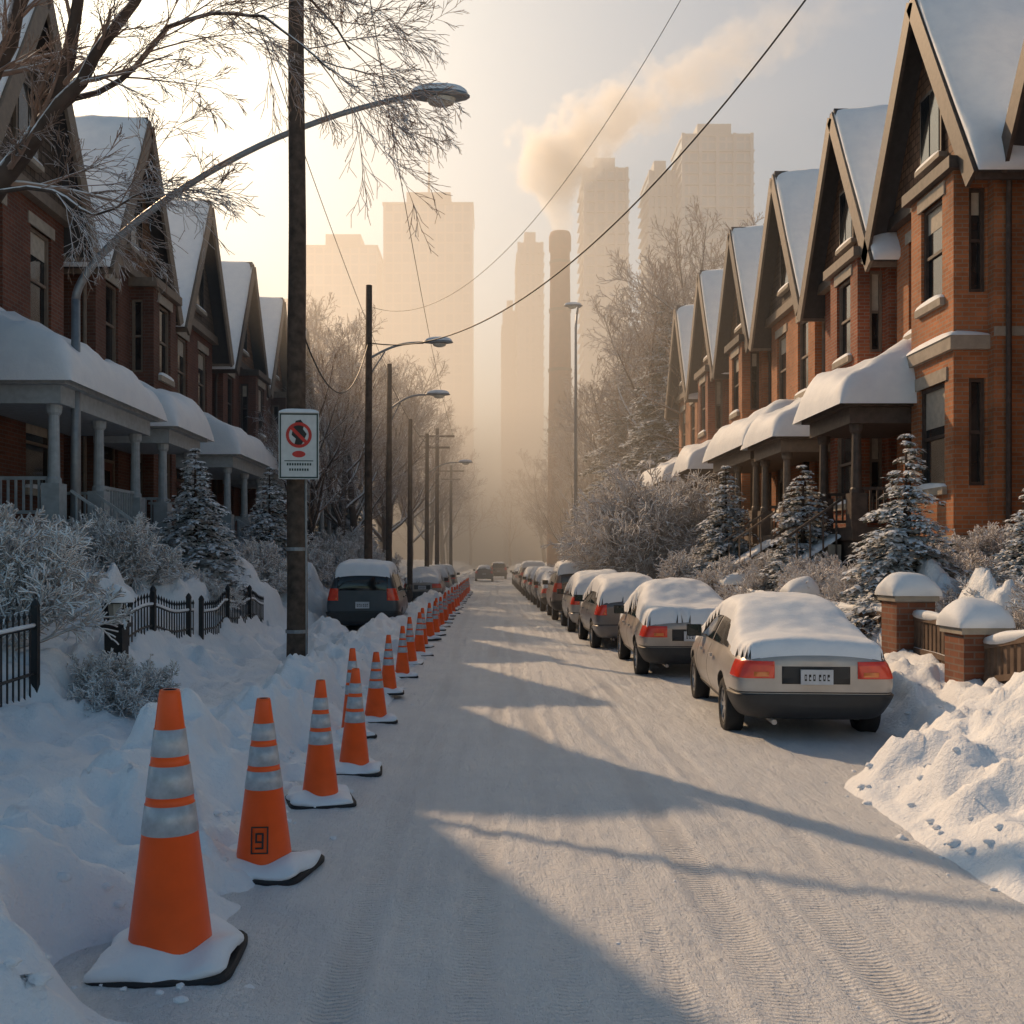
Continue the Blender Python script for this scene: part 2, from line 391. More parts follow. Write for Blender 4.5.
def house_meshes(seed,s,brick,trim,shing,style,porch=True,ptrim=None):
    r=random.Random(seed)
    G={k:MB() for k in ('walls','foundation','frame','glass','blind','stone','gable','roof','trim','snow','door','porch','chimney','steps','downpipe')}
    hw=2.12; D=11.0; ze=7.55; zp=11.35; fz=.6; th=.28
    bay = style in (0,2)
    f2=[(-1.55,-.60,4.85,6.95),(.55,1.50,4.85,6.95)] if not bay else [(-1.5,-.7,4.95,6.95)]
    ops=list(f2)
    door=(-1.65,-.7,.85,3.0); ops.append(door)
    if not bay: ops.append((.35,1.65,1.6,3.5))
    wall(G['walls'],'x',0,th,-hw,hw,fz,ze,ops+([(.12,1.88,fz,7.2)] if bay else []),0,s)
    for o in f2: window(G,'x',0,1,*o,s,r)
    if not bay: window(G,'x',0,1,.35,1.65,1.6,3.5,s,r)
    else:
        bz=[(.45,1.55,1.5,3.45),(.55,1.45,5.0,6.9)]
        pb=-.62
        wall(G['walls'],'x',pb,th,.1,1.9,fz,7.2,bz,0,s)
        for o in bz: window(G,'x',pb,1,*o,s,r)
        for yy,dn in ((.1,1),(1.9-th,-1)):
            so=[(pb+th+.0,-.04,1.5,3.45),(pb+th+.0,-.04,5.0,6.9)]
            wall(G['walls'],'y',yy+ (.003 if dn>0 else -.003),th,pb+th,.0,fz,7.2,so,0,s)
            for o in so: window(G,'y',yy if dn>0 else yy+th,dn,*o,s,r,sill=False)
        G['stone'].box(s*(pb-.10),s*-.002,0.0,2.0,3.95,4.2); 
        G['trim'].box(s*(pb-.14),s*-.003,-.03,2.03,7.2,7.42)
        G['snow'].cushion((s*(pb-.12),-.02,4.2),(s*0,-.02,4.2),(s*0,2.02,4.2),(s*(pb-.12),2.02,4.2),.16,(0,0,1),6,10,seed=seed)
        G['walls'].box(s*.05,s*.2,.14,1.86,.65,7.15)
    for yy,dn in ((-hw,1),(hw-th,-1)):
        so=[(.75,1.75,4.9,6.95),(3.6,4.4,4.9,6.9),(7.2,8.1,4.9,6.8),(.8,1.8,1.6,3.5),(4.6,5.5,1.6,3.5)]
        wall(G['walls'],'y',yy,th,th,D-th,fz,ze,so,0,s)
        for o in so: window(G,'y',yy if dn>0 else yy+th,dn,*o,s,r)
    wall(G['walls'],'x',D-th,th,-hw,hw,fz,ze,[],0,s)
    G['foundation'].box(s*-.06,s*(D+.05),-hw-.06,hw+.06,-2.5,fz)
    if bay: G['foundation'].box(s*-.68,s*-.061,.04,1.96,-2.5,fz)
    G['stone'].box(s*-.05,s*-.002,-hw-.05,0.0 if bay else hw+.05,4.15,4.32)
    for yy in (-hw-.05,hw+.002): G['stone'].box(s*-.0,s*D,yy,yy+.048,4.15,4.32)
    for sg in (-1,1): G['downpipe'].tube([(s*.22,sg*(hw+.09),.2),(s*.22,sg*(hw+.09),6.5),(s*.12,sg*(hw+.3),6.9)],.05,8)
    def tri(mb,x,hwid,z0,z1,th_):
        vs=[(s*x,-hwid,z0),(s*x,hwid,z0),(s*x,0,z1),(s*(x+th_),-hwid,z0),(s*(x+th_),hwid,z0),(s*(x+th_),0,z1)]
        mb.add(vs,[(0,1,2),(5,4,3),(0,3,4,1),(1,4,5,2),(2,5,3,0)])
    sl=(zp-ze)/hw
    tri(G['gable'],-.12,hw+.02,ze+.1,zp-.05,.3); tri(G['gable'],D-.3,hw,ze,zp-.05,.3)
    G['trim'].box(s*-.2,s*-.0,-hw-.1,hw+.1,ze-.12,ze+.12)
    G['frame'].box(s*-.2,s*-.13,-.48,.48,ze+.55,ze+2.0); G['glass'].box(s*-.215,s*-.201,-.40,-.03,ze+.63,ze+1.92); G['glass'].box(s*-.215,s*-.201,.03,.40,ze+.63,ze+1.92)
    G['stone'].box(s*-.28,s*-.12,-.56,.56,ze+.45,ze+.549)
    G['snow'].cushion((s*-.28,-.56,ze+.55),(s*-.2,-.56,ze+.55),(s*-.2,.56,ze+.55),(s*-.28,.56,ze+.55),.07,(0,0,1),4,6,over=.0)
    ov=.38; ovx=.55
    for sg in (-1,1):
        yo=sg*(hw+ov); zo=ze-sl*ov
        n=Vector((0,sg*sl,1)).normalized()
        a=Vector((s*-ovx,yo,zo));b=Vector((s*(D+.3),yo,zo));c=Vector((s*(D+.3),0,zp));d=Vector((s*-ovx,0,zp))
        t=n*.16
        G['roof'].add([a,b,c,d,a+t,b+t,c+t+Vector((0,0,.05)),d+t+Vector((0,0,.05))],[(0,3,2,1),(4,5,6,7),(0,1,5,4),(1,2,6,5),(2,3,7,6),(3,0,4,7)])
        bo=Vector((s*-.03,0,-.06))
        G['trim'].beam(a+bo,d+bo,.07,.34,0,up=(0,0,1))
        G['trim'].beam(a+Vector((0,sg*.03,0.02)),b+Vector((0,sg*.03,.02)),.06,.2,0)
        o=n*.16
        G['snow'].cushion(a+o+Vector((0,sg*.05,-.04)),b+o+Vector((0,sg*.05,-.04)),c+o+Vector((0,-sg*.10,.05)),d+o+Vector((0,-sg*.10,.05)),.30,n,40,18,pw=10,amp=.25,seed=seed+sg,over=.09)
    G['chimney'].box(s*3.2,s*4.0,-.95,-.25,zp-2.0,zp+.9); G['chimney'].box(s*3.12,s*4.08,-1.03,-.17,zp+.9,zp+1.05)
    G['snow'].cushion((s*3.12,-1.03,zp+1.05),(s*4.08,-1.03,zp+1.05),(s*4.08,-.17,zp+1.05),(s*3.12,-.17,zp+1.05),.2,(0,0,1),8,8)
    G['door'].box(s*.12,s*.18,-1.62,-.73,.86,2.55); G['glass'].box(s*.105,s*.119,-1.4,-.95,1.5,2.35); G['glass'].box(s*.12,s*.14,-1.6,-.75,2.62,2.95)
    G['frame'].box(s*.08,s*.16,-1.65,-1.60,.85,3.0);G['frame'].box(s*.08,s*.16,-.75,-.70,.85,3.0);G['frame'].box(s*.08,s*.16,-1.6,-.75,2.55,2.62)
    if porch:
        if style==1: py0,py1,pd=-2.2,2.2,1.75
        else: py0,py1,pd=-2.35,-.02,1.75
        zr=3.2
        P=G['porch']
        P.box(s*-pd,s*-.07,py0,py1,.55,.82)
        for i in range(4): G['steps'].box(s*(-pd-.27*(i+1)),s*(-pd-.27*i-.001),-1.65,-.65,-1.6,.64-.17*(i+1))
        for yy in (-1.72,-.58):
            P.beam((s*(-pd-1.1),yy,.65),(s*(-pd-.02),yy,1.4),.04,.05)
            for i in range(4): P.box(s*(-pd-.27*i-.14),s*(-pd-.27*i-.11),yy-.015,yy+.015,.0-.15*i,1.29-.187*i)
        P.box(s*(-pd+.05),s*-.1,py0+.05,py1-.05,-2.4,.549)
        P.box(s*(-pd-.08),s*-.07,py0-.08,py1+.08,zr-.32,zr); P.box(s*(-pd-.22),s*-.07,py0-.22,py1+.22,zr+.001,zr+.12)
        nc=3 if style==1 else 2
        for i in range(nc):
            yy=py0+.18+(py1-py0-.36)*i/(nc-1)
            xx=-pd+.15
            P.box(s*(xx-.16),s*(xx+.16),yy-.16,yy+.16,.82,1.5)
            P.lathe([(.13,1.5),(.13,1.58),(.105,1.62),(.09,zr-.5),(.13,zr-.45),(.14,zr-.32)],12,0,(s*xx,yy,0))
        def rail(x0,y0,x1,y1):
            for z in (1.0,1.6): P.beam((s*x0,y0,z),(s*x1,y1,z),.05,.06)
            n=int(math.hypot(x1-x0,y1-y0)/.13)
            for i in range(1,n):
                t=i/n; xx=x0+(x1-x0)*t; yy=y0+(y1-y0)*t; P.box(s*(xx-.018),s*(xx+.018),yy-.018,yy+.018,1.0,1.6)
        rail(-pd+.15,py0+.2,-.1,py0+.2); rail(-pd+.15,py1-.2,-.1-.5*bay,py1-.2)
        if style==1: rail(-pd+.15,.1,-pd+.15,py1-.3)
        a=(s*(-pd-.25),py0-.25,zr+.121);b=(s*(-pd-.25),py1+.25,zr+.121)
        c=(s*-.07,py1+(-.1 if style==1 else .0),zr+1.0);d=(s*-.07,py0+.35,zr+1.0)
        e=(s*-.07,py0-.25,zr+.121);f=(s*-.07,py1+.25,zr+.121)
        G['roof'].add([a,b,c,d,e,f],[(0,1,2,3),(0,3,4),(1,5,2),(0,4,5,1),(3,2,5,4)])
        nx,ny=18,26; vs=[];x0=-pd-.38;x1=-.06
        for i in range(nx+1):
            for j in range(ny+1):
                uu=(i/nx)**1.5; v=.5-.5*math.cos(j/ny*math.pi)
                X=x0+(x1-x0)*uu; Y=py0-.38+(py1-py0+.76)*v
                du=uu; dv=min(v,1-v)*(py1-py0+.76)
                base=zr+.12+min(du*.9, dv*.95, .88)
                e_=(1-(1-min(1,uu*5))**2)**.5*(1-(1-min(1,dv/.42))**2)**.5
                q=Vector((X,Y,0))
                h=(.60+.26*noise.noise(q*.9+Vector((seed,0,0)))+.07*noise.noise(q*3))*e_
                vs.append((s*X,Y,base+h-.03-.06*(1-e_)))
        G['snow'].add(vs,[(i*(ny+1)+j,(i+1)*(ny+1)+j,(i+1)*(ny+1)+j+1,i*(ny+1)+j+1) for i in range(nx) for j in range(ny)])
        G['snow'].cushion((s*(-pd-1.08),-1.64,-.08),(s*(-pd+.1),-1.64,.70),(s*(-pd+.1),-.66,.70),(s*(-pd-1.08),-.66,-.08),.10,None,10,8)
    mats=dict(walls=brick,foundation=M_stone,frame=trim,glass=M_glass,blind=M_blind,stone=M_stone,gable=shing,roof=M_roof,trim=trim,snow=M_snowcap,door=M_door,porch=ptrim or trim,chimney=brick,steps=M_stone,downpipe=trim)
    out=[]
    for k,g in G.items():
        if g.v: out.append((k,g.mesh(k,[mats[k]],smooth=(k=='snow'),recalc=True)))
    return out
def house(parts,x,y,z,sz=1,sy=1):
    e=empty('brick_house',(x,y,z),(0,0,0),(1,sy,sz))
    for k,me in parts: obj(k,me,e)
HR=[house_meshes(1,1,M_br[1],M_wooddk,M_shing2,0),house_meshes(2,1,M_br[1],M_cream,M_shing,1),house_meshes(3,1,M_br[0],M_cream,M_shing2,2)]
HR0=house_meshes(9,1,M_br[1],M_wooddk,M_shing2,2,False)
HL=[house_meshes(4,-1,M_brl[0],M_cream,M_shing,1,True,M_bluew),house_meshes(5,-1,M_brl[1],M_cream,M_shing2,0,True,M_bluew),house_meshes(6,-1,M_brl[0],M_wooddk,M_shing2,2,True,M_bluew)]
house(HR0,9.5,14.9,1.85,1.02,-1)
for i,(y,k,sz,sy) in enumerate([(19.9,0,1.0,-1),(24.6,2,.98,-1),(29.7,1,1.02,1),(35.0,0,1.03,-1),(40.2,2,1.03,-1),(45.3,1,1.02,1)]):
    house(HR[k],9.0,y,1.85,sz,sy)
for i,(y,k,sz) in enumerate([(14.0,2,1.0),(19.6,0,1.0),(25.6,1,1.0),(31.2,0,.99),(36.8,2,.97),(42.2,1,.98),(47.6,0,.98)]):
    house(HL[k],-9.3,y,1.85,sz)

# ------------------------------------------------------------ trees
def grow(mb,p,d,Ln,r,lvl,mx,rg,cfg):
    ns=cfg['seg'][lvl]; pts=[p.copy()]; rs=[r]; dirs=[d.copy()]
    q=p.copy(); dd=d.copy(); st=Ln/ns
    for i in range(ns):
        w=cfg['wob'][lvl]
        dd=(dd+Vector((rg.uniform(-w,w),rg.uniform(-w,w),rg.uniform(-w,w)+cfg['up'][lvl]))).normalized()
        q=q+dd*st; pts.append(q.copy()); dirs.append(dd.copy()); rs.append(max(r*(1-.75*(i+1)/ns),cfg['rmin']))
    mb.tube(pts,rs,cfg['k'][lvl],0 if lvl<2 else 1,cap=False)
    if lvl>=mx: return
    nc=cfg['n'][lvl]
    for c in range(nc):
        t=cfg['t0'][lvl]+(1-cfg['t0'][lvl])*(c+rg.random())/nc
        f=t*ns; i=min(ns-1,int(f)); pp=pts[i].lerp(pts[i+1],f-i)
        base=dirs[i+1]
        a=rg.uniform(0,6.283); o=base.orthogonal().normalized(); o2=base.cross(o)
        ang=rg.uniform(*cfg['ang'][lvl])
        nd=(base*math.cos(ang)+(o*math.cos(a)+o2*math.sin(a))*math.sin(ang)).normalized()
        rr=(r*(1-.75*t))*rg.uniform(.5,.75)
        grow(mb,pp,nd,Ln*rg.uniform(*cfg['len'][lvl])*(1.15-.55*t),max(rr,cfg['rmin']),lvl+1,mx,rg,cfg)
def tree_mesh(name,seed,H,r,cfg):
    mb=MB(); rg=random.Random(seed)
    grow(mb,Vector((0,0,-.3)),Vector((0,0,1)),H,r,0,cfg['mx'],rg,cfg)
    return mb.mesh(name,[M_bark,cfg.get('mat',M_twig)],smooth=True,recalc=False)
cfgT=dict(mx=4,seg=[7,6,5,4,3],wob=[.10,.16,.22,.28,.3],up=[.05,.10,.06,.04,.02],k=[8,6,4,3,3],n=[12,8,6,4],t0=[.2,.25,.2,.15],
          ang=[(.5,1.0),(.4,.9),(.4,.9),(.4,1.0)],len=[(.42,.6),(.45,.65),(.4,.65),(.4,.7)],rmin=.013)
T1=[tree_mesh('crown_%d'%i,30+i,12,.30,cfgT) for i in range(3)]
def tree(me,x,y,z,sc,rz,name='bare_tree'):
    return obj(name,me,None,(x,y,z),(0,0,rz),sc)
pos=[(8.5,54,1.1),(12,60,1.3),(8.0,66,1.1),(13,50,1.25),(10.5,74,1.35),(15,70,1.5),(8.6,82,1.0),(14.5,90,1.5),(9.0,96,.95),(13,112,1.3),(7.4,105,.75),(18,125,1.7),(20,95,1.6),(8,145,1.1),(6.6,90,.65),(6.0,74,.55),
     (-6.3,47,.75),(-8.5,55,.95),(-6.5,62,.85),(-11.5,60,1.1),(-7.3,70,1.0),(-12,74,1.25),(-6.8,84,1.0),(-10,94,1.3),(-6.6,108,1.1),(-12,114,1.4),(-6,128,1.2),(-16,88,1.4),(-6,146,1.3),
     (-6.2,34,.5),(22,70,1.6),(-6.0,40,.6),(-5.8,54,.7)]
for i,(x,y,sc) in enumerate(pos):
    tree(T1[i%3],x,y,1.2 if abs(x)<8 else 1.8,(sc,sc,sc*rnd.uniform(.9,1.05)),rnd.uniform(0,6.28))
mb=MB(); rg=random.Random(77)
cfgD=dict(cfgT); cfgD.update(mx=3,n=[9,6,4],rmin=.04,seg=[5,4,3,3])
for i in range(34):
    x=-60+120*i/33+rg.uniform(-2,2)
    if abs(x)<3.2: continue
    y=rg.uniform(165,200); H=rg.uniform(10,16)
    m2=MB(); grow(m2,Vector((x,y,1)),Vector((0,0,1)),H,.3,0,3,rg,cfgD)
    mb.add(m2.v,m2.f,1)
obj('distant_trees',mb.mesh('distant_trees',[M_bark,M_twig],True,False))
cfgF=dict(mx=5,seg=[6,7,6,5,4,3],wob=[.1,.14,.09,.10,.13,.16],up=[0,.0,-.01,-.02,-.03,-.03],k=[10,8,6,4,3,3],n=[0,7,6,5,4],t0=[.2,.25,.15,.12,.1],
          ang=[(.5,1.0),(.35,.8),(.3,.65),(.3,.65),(.3,.7)],len=[(.4,.6),(.5,.7),(.45,.65),(.45,.65),(.45,.7)],rmin=.003)
mb=MB(); rg=random.Random(12)
base=Vector((-6.6,11.0,.6))
def P(px,py,Y): return Vector(((px-490)/995*Y,Y,2+(560-py)/995*Y))
trunk=[base,Vector((-6.45,11,2.3)),Vector((-6.2,11,4.0)),P(-45,255,11)]
mb.tube(trunk,[.34,.28,.25,.23],12,0)
limbs=[([P(-45,255,11),P(-5,190,10.8),P(40,130,10.6),P(70,60,10.4),P(84,-40,10.3),P(110,-200,10.2)],.14),
       ([P(-5,190,10.8),P(60,105,10.4),P(115,30,10),P(170,-60,9.6),P(235,-150,9.4)],.085),
       ([P(-45,255,11),P(-30,120,11),P(10,40,11),P(35,-60,11),P(60,-220,11)],.14),
       ([P(60,105,10.4),P(120,80,10.4),P(170,30,10.2),P(230,10,10),P(280,30,9.8),P(330,70,9.6)],.035),
       ([P(84,-40,10.3),P(150,-70,10.5),P(220,-60,10.9),P(290,-20,11.2),P(350,50,11.4)],.05),
       ([P(110,-200,10.2),P(200,-180,10.6),P(290,-110,11),P(350,-50,11.2)],.06),
       ([P(-5,190,10.8),P(50,190,10.3),P(95,215,10),P(150,190,9.8)],.03)]
for li,(pts,r) in enumerate(limbs):
    q=[];rs=[]
    for i in range(len(pts)-1):
        for k in range(3):
            t=k/3; a=pts[max(i-1,0)];b=pts[i];c=pts[i+1];d=pts[min(i+2,len(pts)-1)]
            v=.5*((2*b)+(c-a)*t+(2*a-5*b+4*c-d)*t*t+(3*b-a-3*c+d)*t**3)
            q.append(v+Vector((rg.uniform(-1,1),rg.uniform(-1,1),rg.uniform(-1,1)))*.03)
    q.append(pts[-1]); n=len(q)
    rs=[max(.010,r*(1-.8*i/(n-1))) for i in range(n)]
    mb.tube(q,rs,8,0,cap=False)
    # snow lying along the limb tops
    if r>.045: mb.tube([v+Vector((0,0,rs[i]*.62+.01*noise.noise(v*3))) for i,v in enumerate(q)],[x*.72*(.8+.5*noise.noise(v*2.1)) for x,v in zip(rs,q)],7,2,cap=False)
    for c in range(int(n*(.75 if li<3 else .9))):
        f=(.2+.8*rg.random())*(n-1); i=min(n-2,int(f)); pp=q[i].lerp(q[i+1],f-i); bd=(q[i+1]-q[i]).normalized()
        a=rg.uniform(0,6.283);o=bd.orthogonal().normalized();o2=bd.cross(o);ang=rg.uniform(.3,.8)
        nd=(bd*math.cos(ang)+(o*math.cos(a)+o2*math.sin(a))*math.sin(ang)); nd.x+=.25; nd.z-=.12; nd.normalize()
        grow(mb,pp,nd,rg.uniform(.8,1.5),max(.007,rs[i]*.35),2,5,rg,cfgF)
obj('bare_tree',mb.mesh('foreground_tree',[M_bark,M_twig,M_bsnow],True,False))
def shrub(seed,R_,H,n,fine=1):
    mb=MB(); rg=random.Random(seed)
    cfg=dict(mx=3,seg=[5,4,3,3],wob=[.12,.2,.28,.3],up=[.02,.03,.0,0],k=[4,3,3,3],n=[7,6,4],t0=[.3,.2,.1],ang=[(.3,.8),(.4,.9),(.4,1)],len=[(.35,.6),(.4,.65),(.5,.8)],rmin=.008*fine)
    for i in range(n):
        a=rg.uniform(0,6.28); el=rg.uniform(.35,1.5); 
        d=Vector((math.cos(a)*math.cos(el)*R_,math.sin(a)*math.cos(el)*R_,math.sin(el)*H)); Ln=d.length*rg.uniform(.7,.95)
        grow(mb,Vector((rg.uniform(-.15,.15)*R_,rg.uniform(-.15,.15)*R_,-.1)),d.normalized(),Ln,.018*max(1,fine*.8),0,3,rg,cfg)
    return mb.mesh('twigs',[M_frost,M_frost],True,False)
S=[shrub(50,1,1,42),shrub(51,1,1.15,36),shrub(52,1,.8,44)]
SB=shrub(60,2.9,3.3,90,1.8)
def sh(k,x,y,sc,dz=0):
    me=SB if k<0 else S[k]
    obj('frosted_bush',me,None,(x,y,gz(x,y)-.05+dz),(0,0,rnd.uniform(0,6.28)),sc)
sh(0,-5.6,11.3,1.35); sh(1,-6.3,12.6,1.4); sh(2,-4.35,11.5,.85); sh(1,-6.6,17.4,1.3); sh(0,-7.0,23.4,1.5); sh(2,-6.2,26,1.3);sh(1,-6.3,30,1.7); sh(0,-7,15.0,1.2)
sh(0,-5.7,34,1.6);sh(1,-5.7,38,1.9);sh(2,-5.4,42,2.0);sh(2,-5.7,18.9,.9);sh(0,-5.9,24.6,1.3)
sh(-1,5.6,33,1.18); sh(-1,6.0,40,1.0); sh(2,6.0,24.5,1.5); sh(0,6.6,20.0,1.1); sh(1,7.2,15.5,1.0); sh(0,6.5,12.6,.8); sh(2,6.9,14.0,.9); sh(1,5.8,28,1.6);sh(0,7.2,17.6,1.0)
sh(-1,5.8,50,.9);sh(2,6.9,11.3,1.1);sh(0,6.4,22.3,1.2); sh(1,6.5,17.0,.9); sh(0,6.2,11.6,.7); sh(2,8.2,16.4,1.1); sh(0,8.3,13.6,1.2); sh(1,6.2,19.0,1.0)
def evergreen(seed,H,Rb,nl=26):
    mb=MB(); rg=random.Random(seed)
    mb.tube([(0,0,-.3),(0,0,H*.95)],[.035*H**.8,.01],7,0)
    for l in range(nl):
        t=l/(nl-1); z=H*(.06+.9*t); Rr=Rb*(1-t)**.85*rg.uniform(.8,1.12)+.03*H
        nb=max(5,int(15*(1-t)+4))
        for b in range(nb):
            a=rg.uniform(0,6.283); rr=Rr*rg.uniform(.65,1.1); droop=rg.uniform(.15,.45)
            m=max(3,int(rr/(.10*H**.5))+2)
            ca,sa=math.cos(a),math.sin(a)
            load=rg.uniform(.25,.85)
            for k in range(1,m+1):
                f=k/m
                q=Vector((ca*rr*f,sa*rr*f,z-droop*rr*f*f+.12*rr*f))
                w=(.30*rr*(1-.6*f)+.05*H**.5)*.9
                for e in range(8):
                    da=a+rg.uniform(-1.5,1.5); l_=w*rg.uniform(.5,1.1)
                    sn=rg.random()<load*.75
                    tip=q+Vector((math.cos(da)*l_,math.sin(da)*l_,rg.uniform(-.35,.12)*l_))
                    side=Vector((-math.sin(da),math.cos(da),rg.uniform(-.3,.3)))*l_*(.26 if sn else .22)
                    mid=q.lerp(tip,.5)+Vector((0,0,(.12 if sn else .05)*l_))
                    lift=Vector((0,0,.025*H**.5 if sn else 0))
                    n_=(mid+side-q).cross(tip-q)
                    fc=(0,1,2,3) if n_.z>0 else (3,2,1,0)
                    mb.add([q+lift,mid+side+lift*.6,tip+lift*.3,mid-side+lift*.6],[fc],2 if sn else 1)
    return mb.mesh('boughs',[M_bark,M_ever,M_bsnow],False,False)
E=[evergreen(70,3.2,.95),evergreen(71,3.3,1.0),evergreen(72,14,3.4,40)]
def ev(k,x,y,sc,dz=-.1): obj('pine_tree',E[k],None,(x,y,gz(x,y)+dz),(0,0,rnd.uniform(0,6.28)),sc)
ev(0,6.35,15.2,(.95,.95,.98)); ev(1,6.7,21.3,(1,1,.95)); ev(0,-6.1,20.6,1.0); ev(1,-6.4,22.0,(1,1,.95)); ev(1,7.2,13.3,.62); ev(0,7.6,11.8,.8)
ev(2,9.2,52,(1,1,1.0)); ev(2,8.2,60,.95); ev(1,-6.2,28,1.1); ev(1,6.4,27,1.1)
ev(2,-7.6,50,.55)

# ------------------------------------------------------------ cars
PAINT={}
def paint(c):
    if c not in PAINT: PAINT[c]=simple('car_paint',c,.34,metal=.18,var=.14,scale=2.5,coat=.35)
    return PAINT[c]
M_cglass=simple('car_glass',(.012,.014,.016),.06,var=.2,spec=.7)
M_tail=simple('tail_lamp_red',(.75,.05,.02),.2,coat=.6)
M_amber=simple('tail_lamp_amber',(.85,.24,.05),.2,coat=.6)
M_tire=simple('tyre',(.02,.02,.021),.85)
M_rim=simple('wheel_rim',(.35,.35,.36),.35,metal=.8)
M_dark=simple('black_plastic',(.028,.029,.031),.55)
M_plate=simple('plate_white',(.50,.53,.57),.4)
def car_parts(kind,pc):
    if kind=='sedan':
        st=[(0,.42,.60,.80,.90,.60,.76,.68,.60),(.03,.33,.58,.84,.965,.68,.83,.76,.66),(.16,.27,.57,.88,1.01,.75,.87,.80,.69),(.62,.25,.56,.90,1.05,.79,.89,.82,.69),
            (.95,.24,.56,.91,1.19,.80,.89,.82,.63),(1.38,.24,.56,.92,1.38,.80,.89,.82,.58),(1.75,.24,.56,.92,1.43,.80,.89,.82,.575),(2.35,.24,.56,.91,1.445,.80,.89,.82,.575),
            (2.80,.24,.56,.91,1.38,.80,.89,.82,.59),(3.20,.24,.56,.90,1.16,.80,.89,.82,.66),(3.48,.24,.56,.89,1.00,.80,.88,.81,.70),(3.95,.25,.55,.84,.92,.78,.87,.79,.66),(4.32,.27,.53,.74,.82,.72,.82,.72,.58),(4.46,.30,.50,.68,.74,.66,.76,.66,.52),(4.52,.38,.50,.62,.66,.55,.64,.54,.44)]
        wy=(.88,3.62); wr=.325; rg_=(.95,.97,1.42,1.36); fr=(3.28,.97,2.82,1.36)
        rw=(.66,1.40); tl=(.72,.90); plate_z=.72; mid=2.1; Lh=4.52
    elif kind=='hatch':
        st=[(0,.42,.62,.86,1.0,.60,.74,.66,.58),(.03,.33,.60,.90,1.06,.68,.81,.75,.63),(.14,.27,.58,.93,1.18,.74,.85,.79,.62),(.45,.25,.56,.94,1.38,.78,.87,.80,.575),
            (.9,.24,.56,.94,1.47,.79,.87,.80,.57),(1.6,.24,.56,.93,1.50,.79,.87,.80,.57),(2.2,.24,.56,.92,1.48,.79,.87,.80,.57),
            (2.65,.24,.56,.92,1.39,.79,.87,.80,.58),(3.05,.24,.56,.91,1.16,.79,.87,.80,.65),(3.3,.24,.56,.90,1.02,.79,.86,.79,.68),(3.7,.25,.55,.84,.92,.76,.84,.76,.62),(3.98,.27,.53,.74,.80,.70,.79,.70,.56),(4.1,.38,.50,.62,.68,.56,.64,.55,.44)]
        wy=(.75,3.28); wr=.315; rg_=(.30,.99,.62,1.36); fr=(3.1,.99,2.62,1.38)
        rw=(.08,.42); tl=(.78,1.0); plate_z=.70; mid=1.75; Lh=4.1
    else:
        st=[(0,.46,.68,1.0,1.30,.66,.80,.76,.66),(.03,.38,.66,1.05,1.50,.74,.88,.83,.68),(.14,.33,.64,1.07,1.66,.80,.92,.86,.68),(.4,.31,.62,1.08,1.73,.83,.93,.87,.68),
            (1.2,.30,.62,1.08,1.76,.83,.93,.87,.68),(2.2,.30,.62,1.07,1.76,.83,.93,.87,.68),(2.85,.30,.62,1.07,1.68,.83,.93,.87,.68),
            (3.3,.30,.62,1.06,1.42,.83,.93,.86,.72),(3.65,.30,.62,1.03,1.16,.83,.92,.85,.76),(4.1,.31,.60,.96,1.06,.80,.90,.82,.70),(4.45,.34,.58,.84,.94,.74,.84,.74,.62),(4.6,.44,.56,.72,.78,.6,.7,.6,.5)]
        wy=(.9,3.65); wr=.355; rg_=(.22,1.14,.36,1.62); fr=(3.3,1.14,2.85,1.60)
        rw=(-.02,.2); tl=(.95,1.25); plate_z=.82; mid=1.9; Lh=4.6
    bm=bmesh.new(); rings=[]
    for (y,zb,zm,zl,zt,wb,wm,wl,wt) in st:
        half=[(wb*.88,zb),(wb,zb+.07),(wm,zm),(wm-.012,(zm+zl)/2+.02),(wl,zl),((wl+wt)/2+.015,(zl+zt)/2),(wt,zt-.035),(wt*.6,zt)]
        ring=[bm.verts.new((x,y,z)) for x,z in half]+[bm.verts.new((0,y,zt+.014))]+[bm.verts.new((-x,y,z)) for x,z in half[::-1]]+[bm.verts.new((0,y,zb-.005))]
        rings.append(ring)
    n=len(rings[0])
    for a,b in zip(rings,rings[1:]):
        for j in range(n): bm.faces.new((a[j],a[(j+1)%n],b[(j+1)%n],b[j]))
    for ri in (0,-1):
        r_=rings[ri]
        for i in range(7): bm.faces.new((r_[i],r_[i+1],r_[15-i],r_[16-i]))
        bm.faces.new((r_[7],r_[8],r_[9])); bm.faces.new((r_[0],r_[16],r_[17]))
    bmesh.ops.recalc_face_normals(bm,faces=bm.faces)
    cl=bm.edges.layers.float.get('crease_edge') or bm.edges.layers.float.new('crease_edge')
    for e in bm.edges:
        a,b=e.verts
        if abs(a.co.y-b.co.y)<.001 and a.co.y<.001: e[cl]=.35 if (abs(a.co.x)>.5 and abs(b.co.x)>.5) else 0
    for rr_ in zip(rings,rings[1:]):
        for j in (4,12):
            e=bm.edges.get((rr_[0][j],rr_[1][j])); 
            if e: e[cl]=.45
    me=bpy.data.meshes.new('tmp'); bm.to_mesh(me); bm.free()
    o=bpy.data.objects.new('tmp',me); col.objects.link(o)
    md=o.modifiers.new('s','SUBSURF'); md.levels=3; md.render_levels=3
    dg=bpy.context.evaluated_depsgraph_get(); dg.update()
    full=bpy.data.meshes.new_from_object(o.evaluated_get(dg))
    cut=MB()
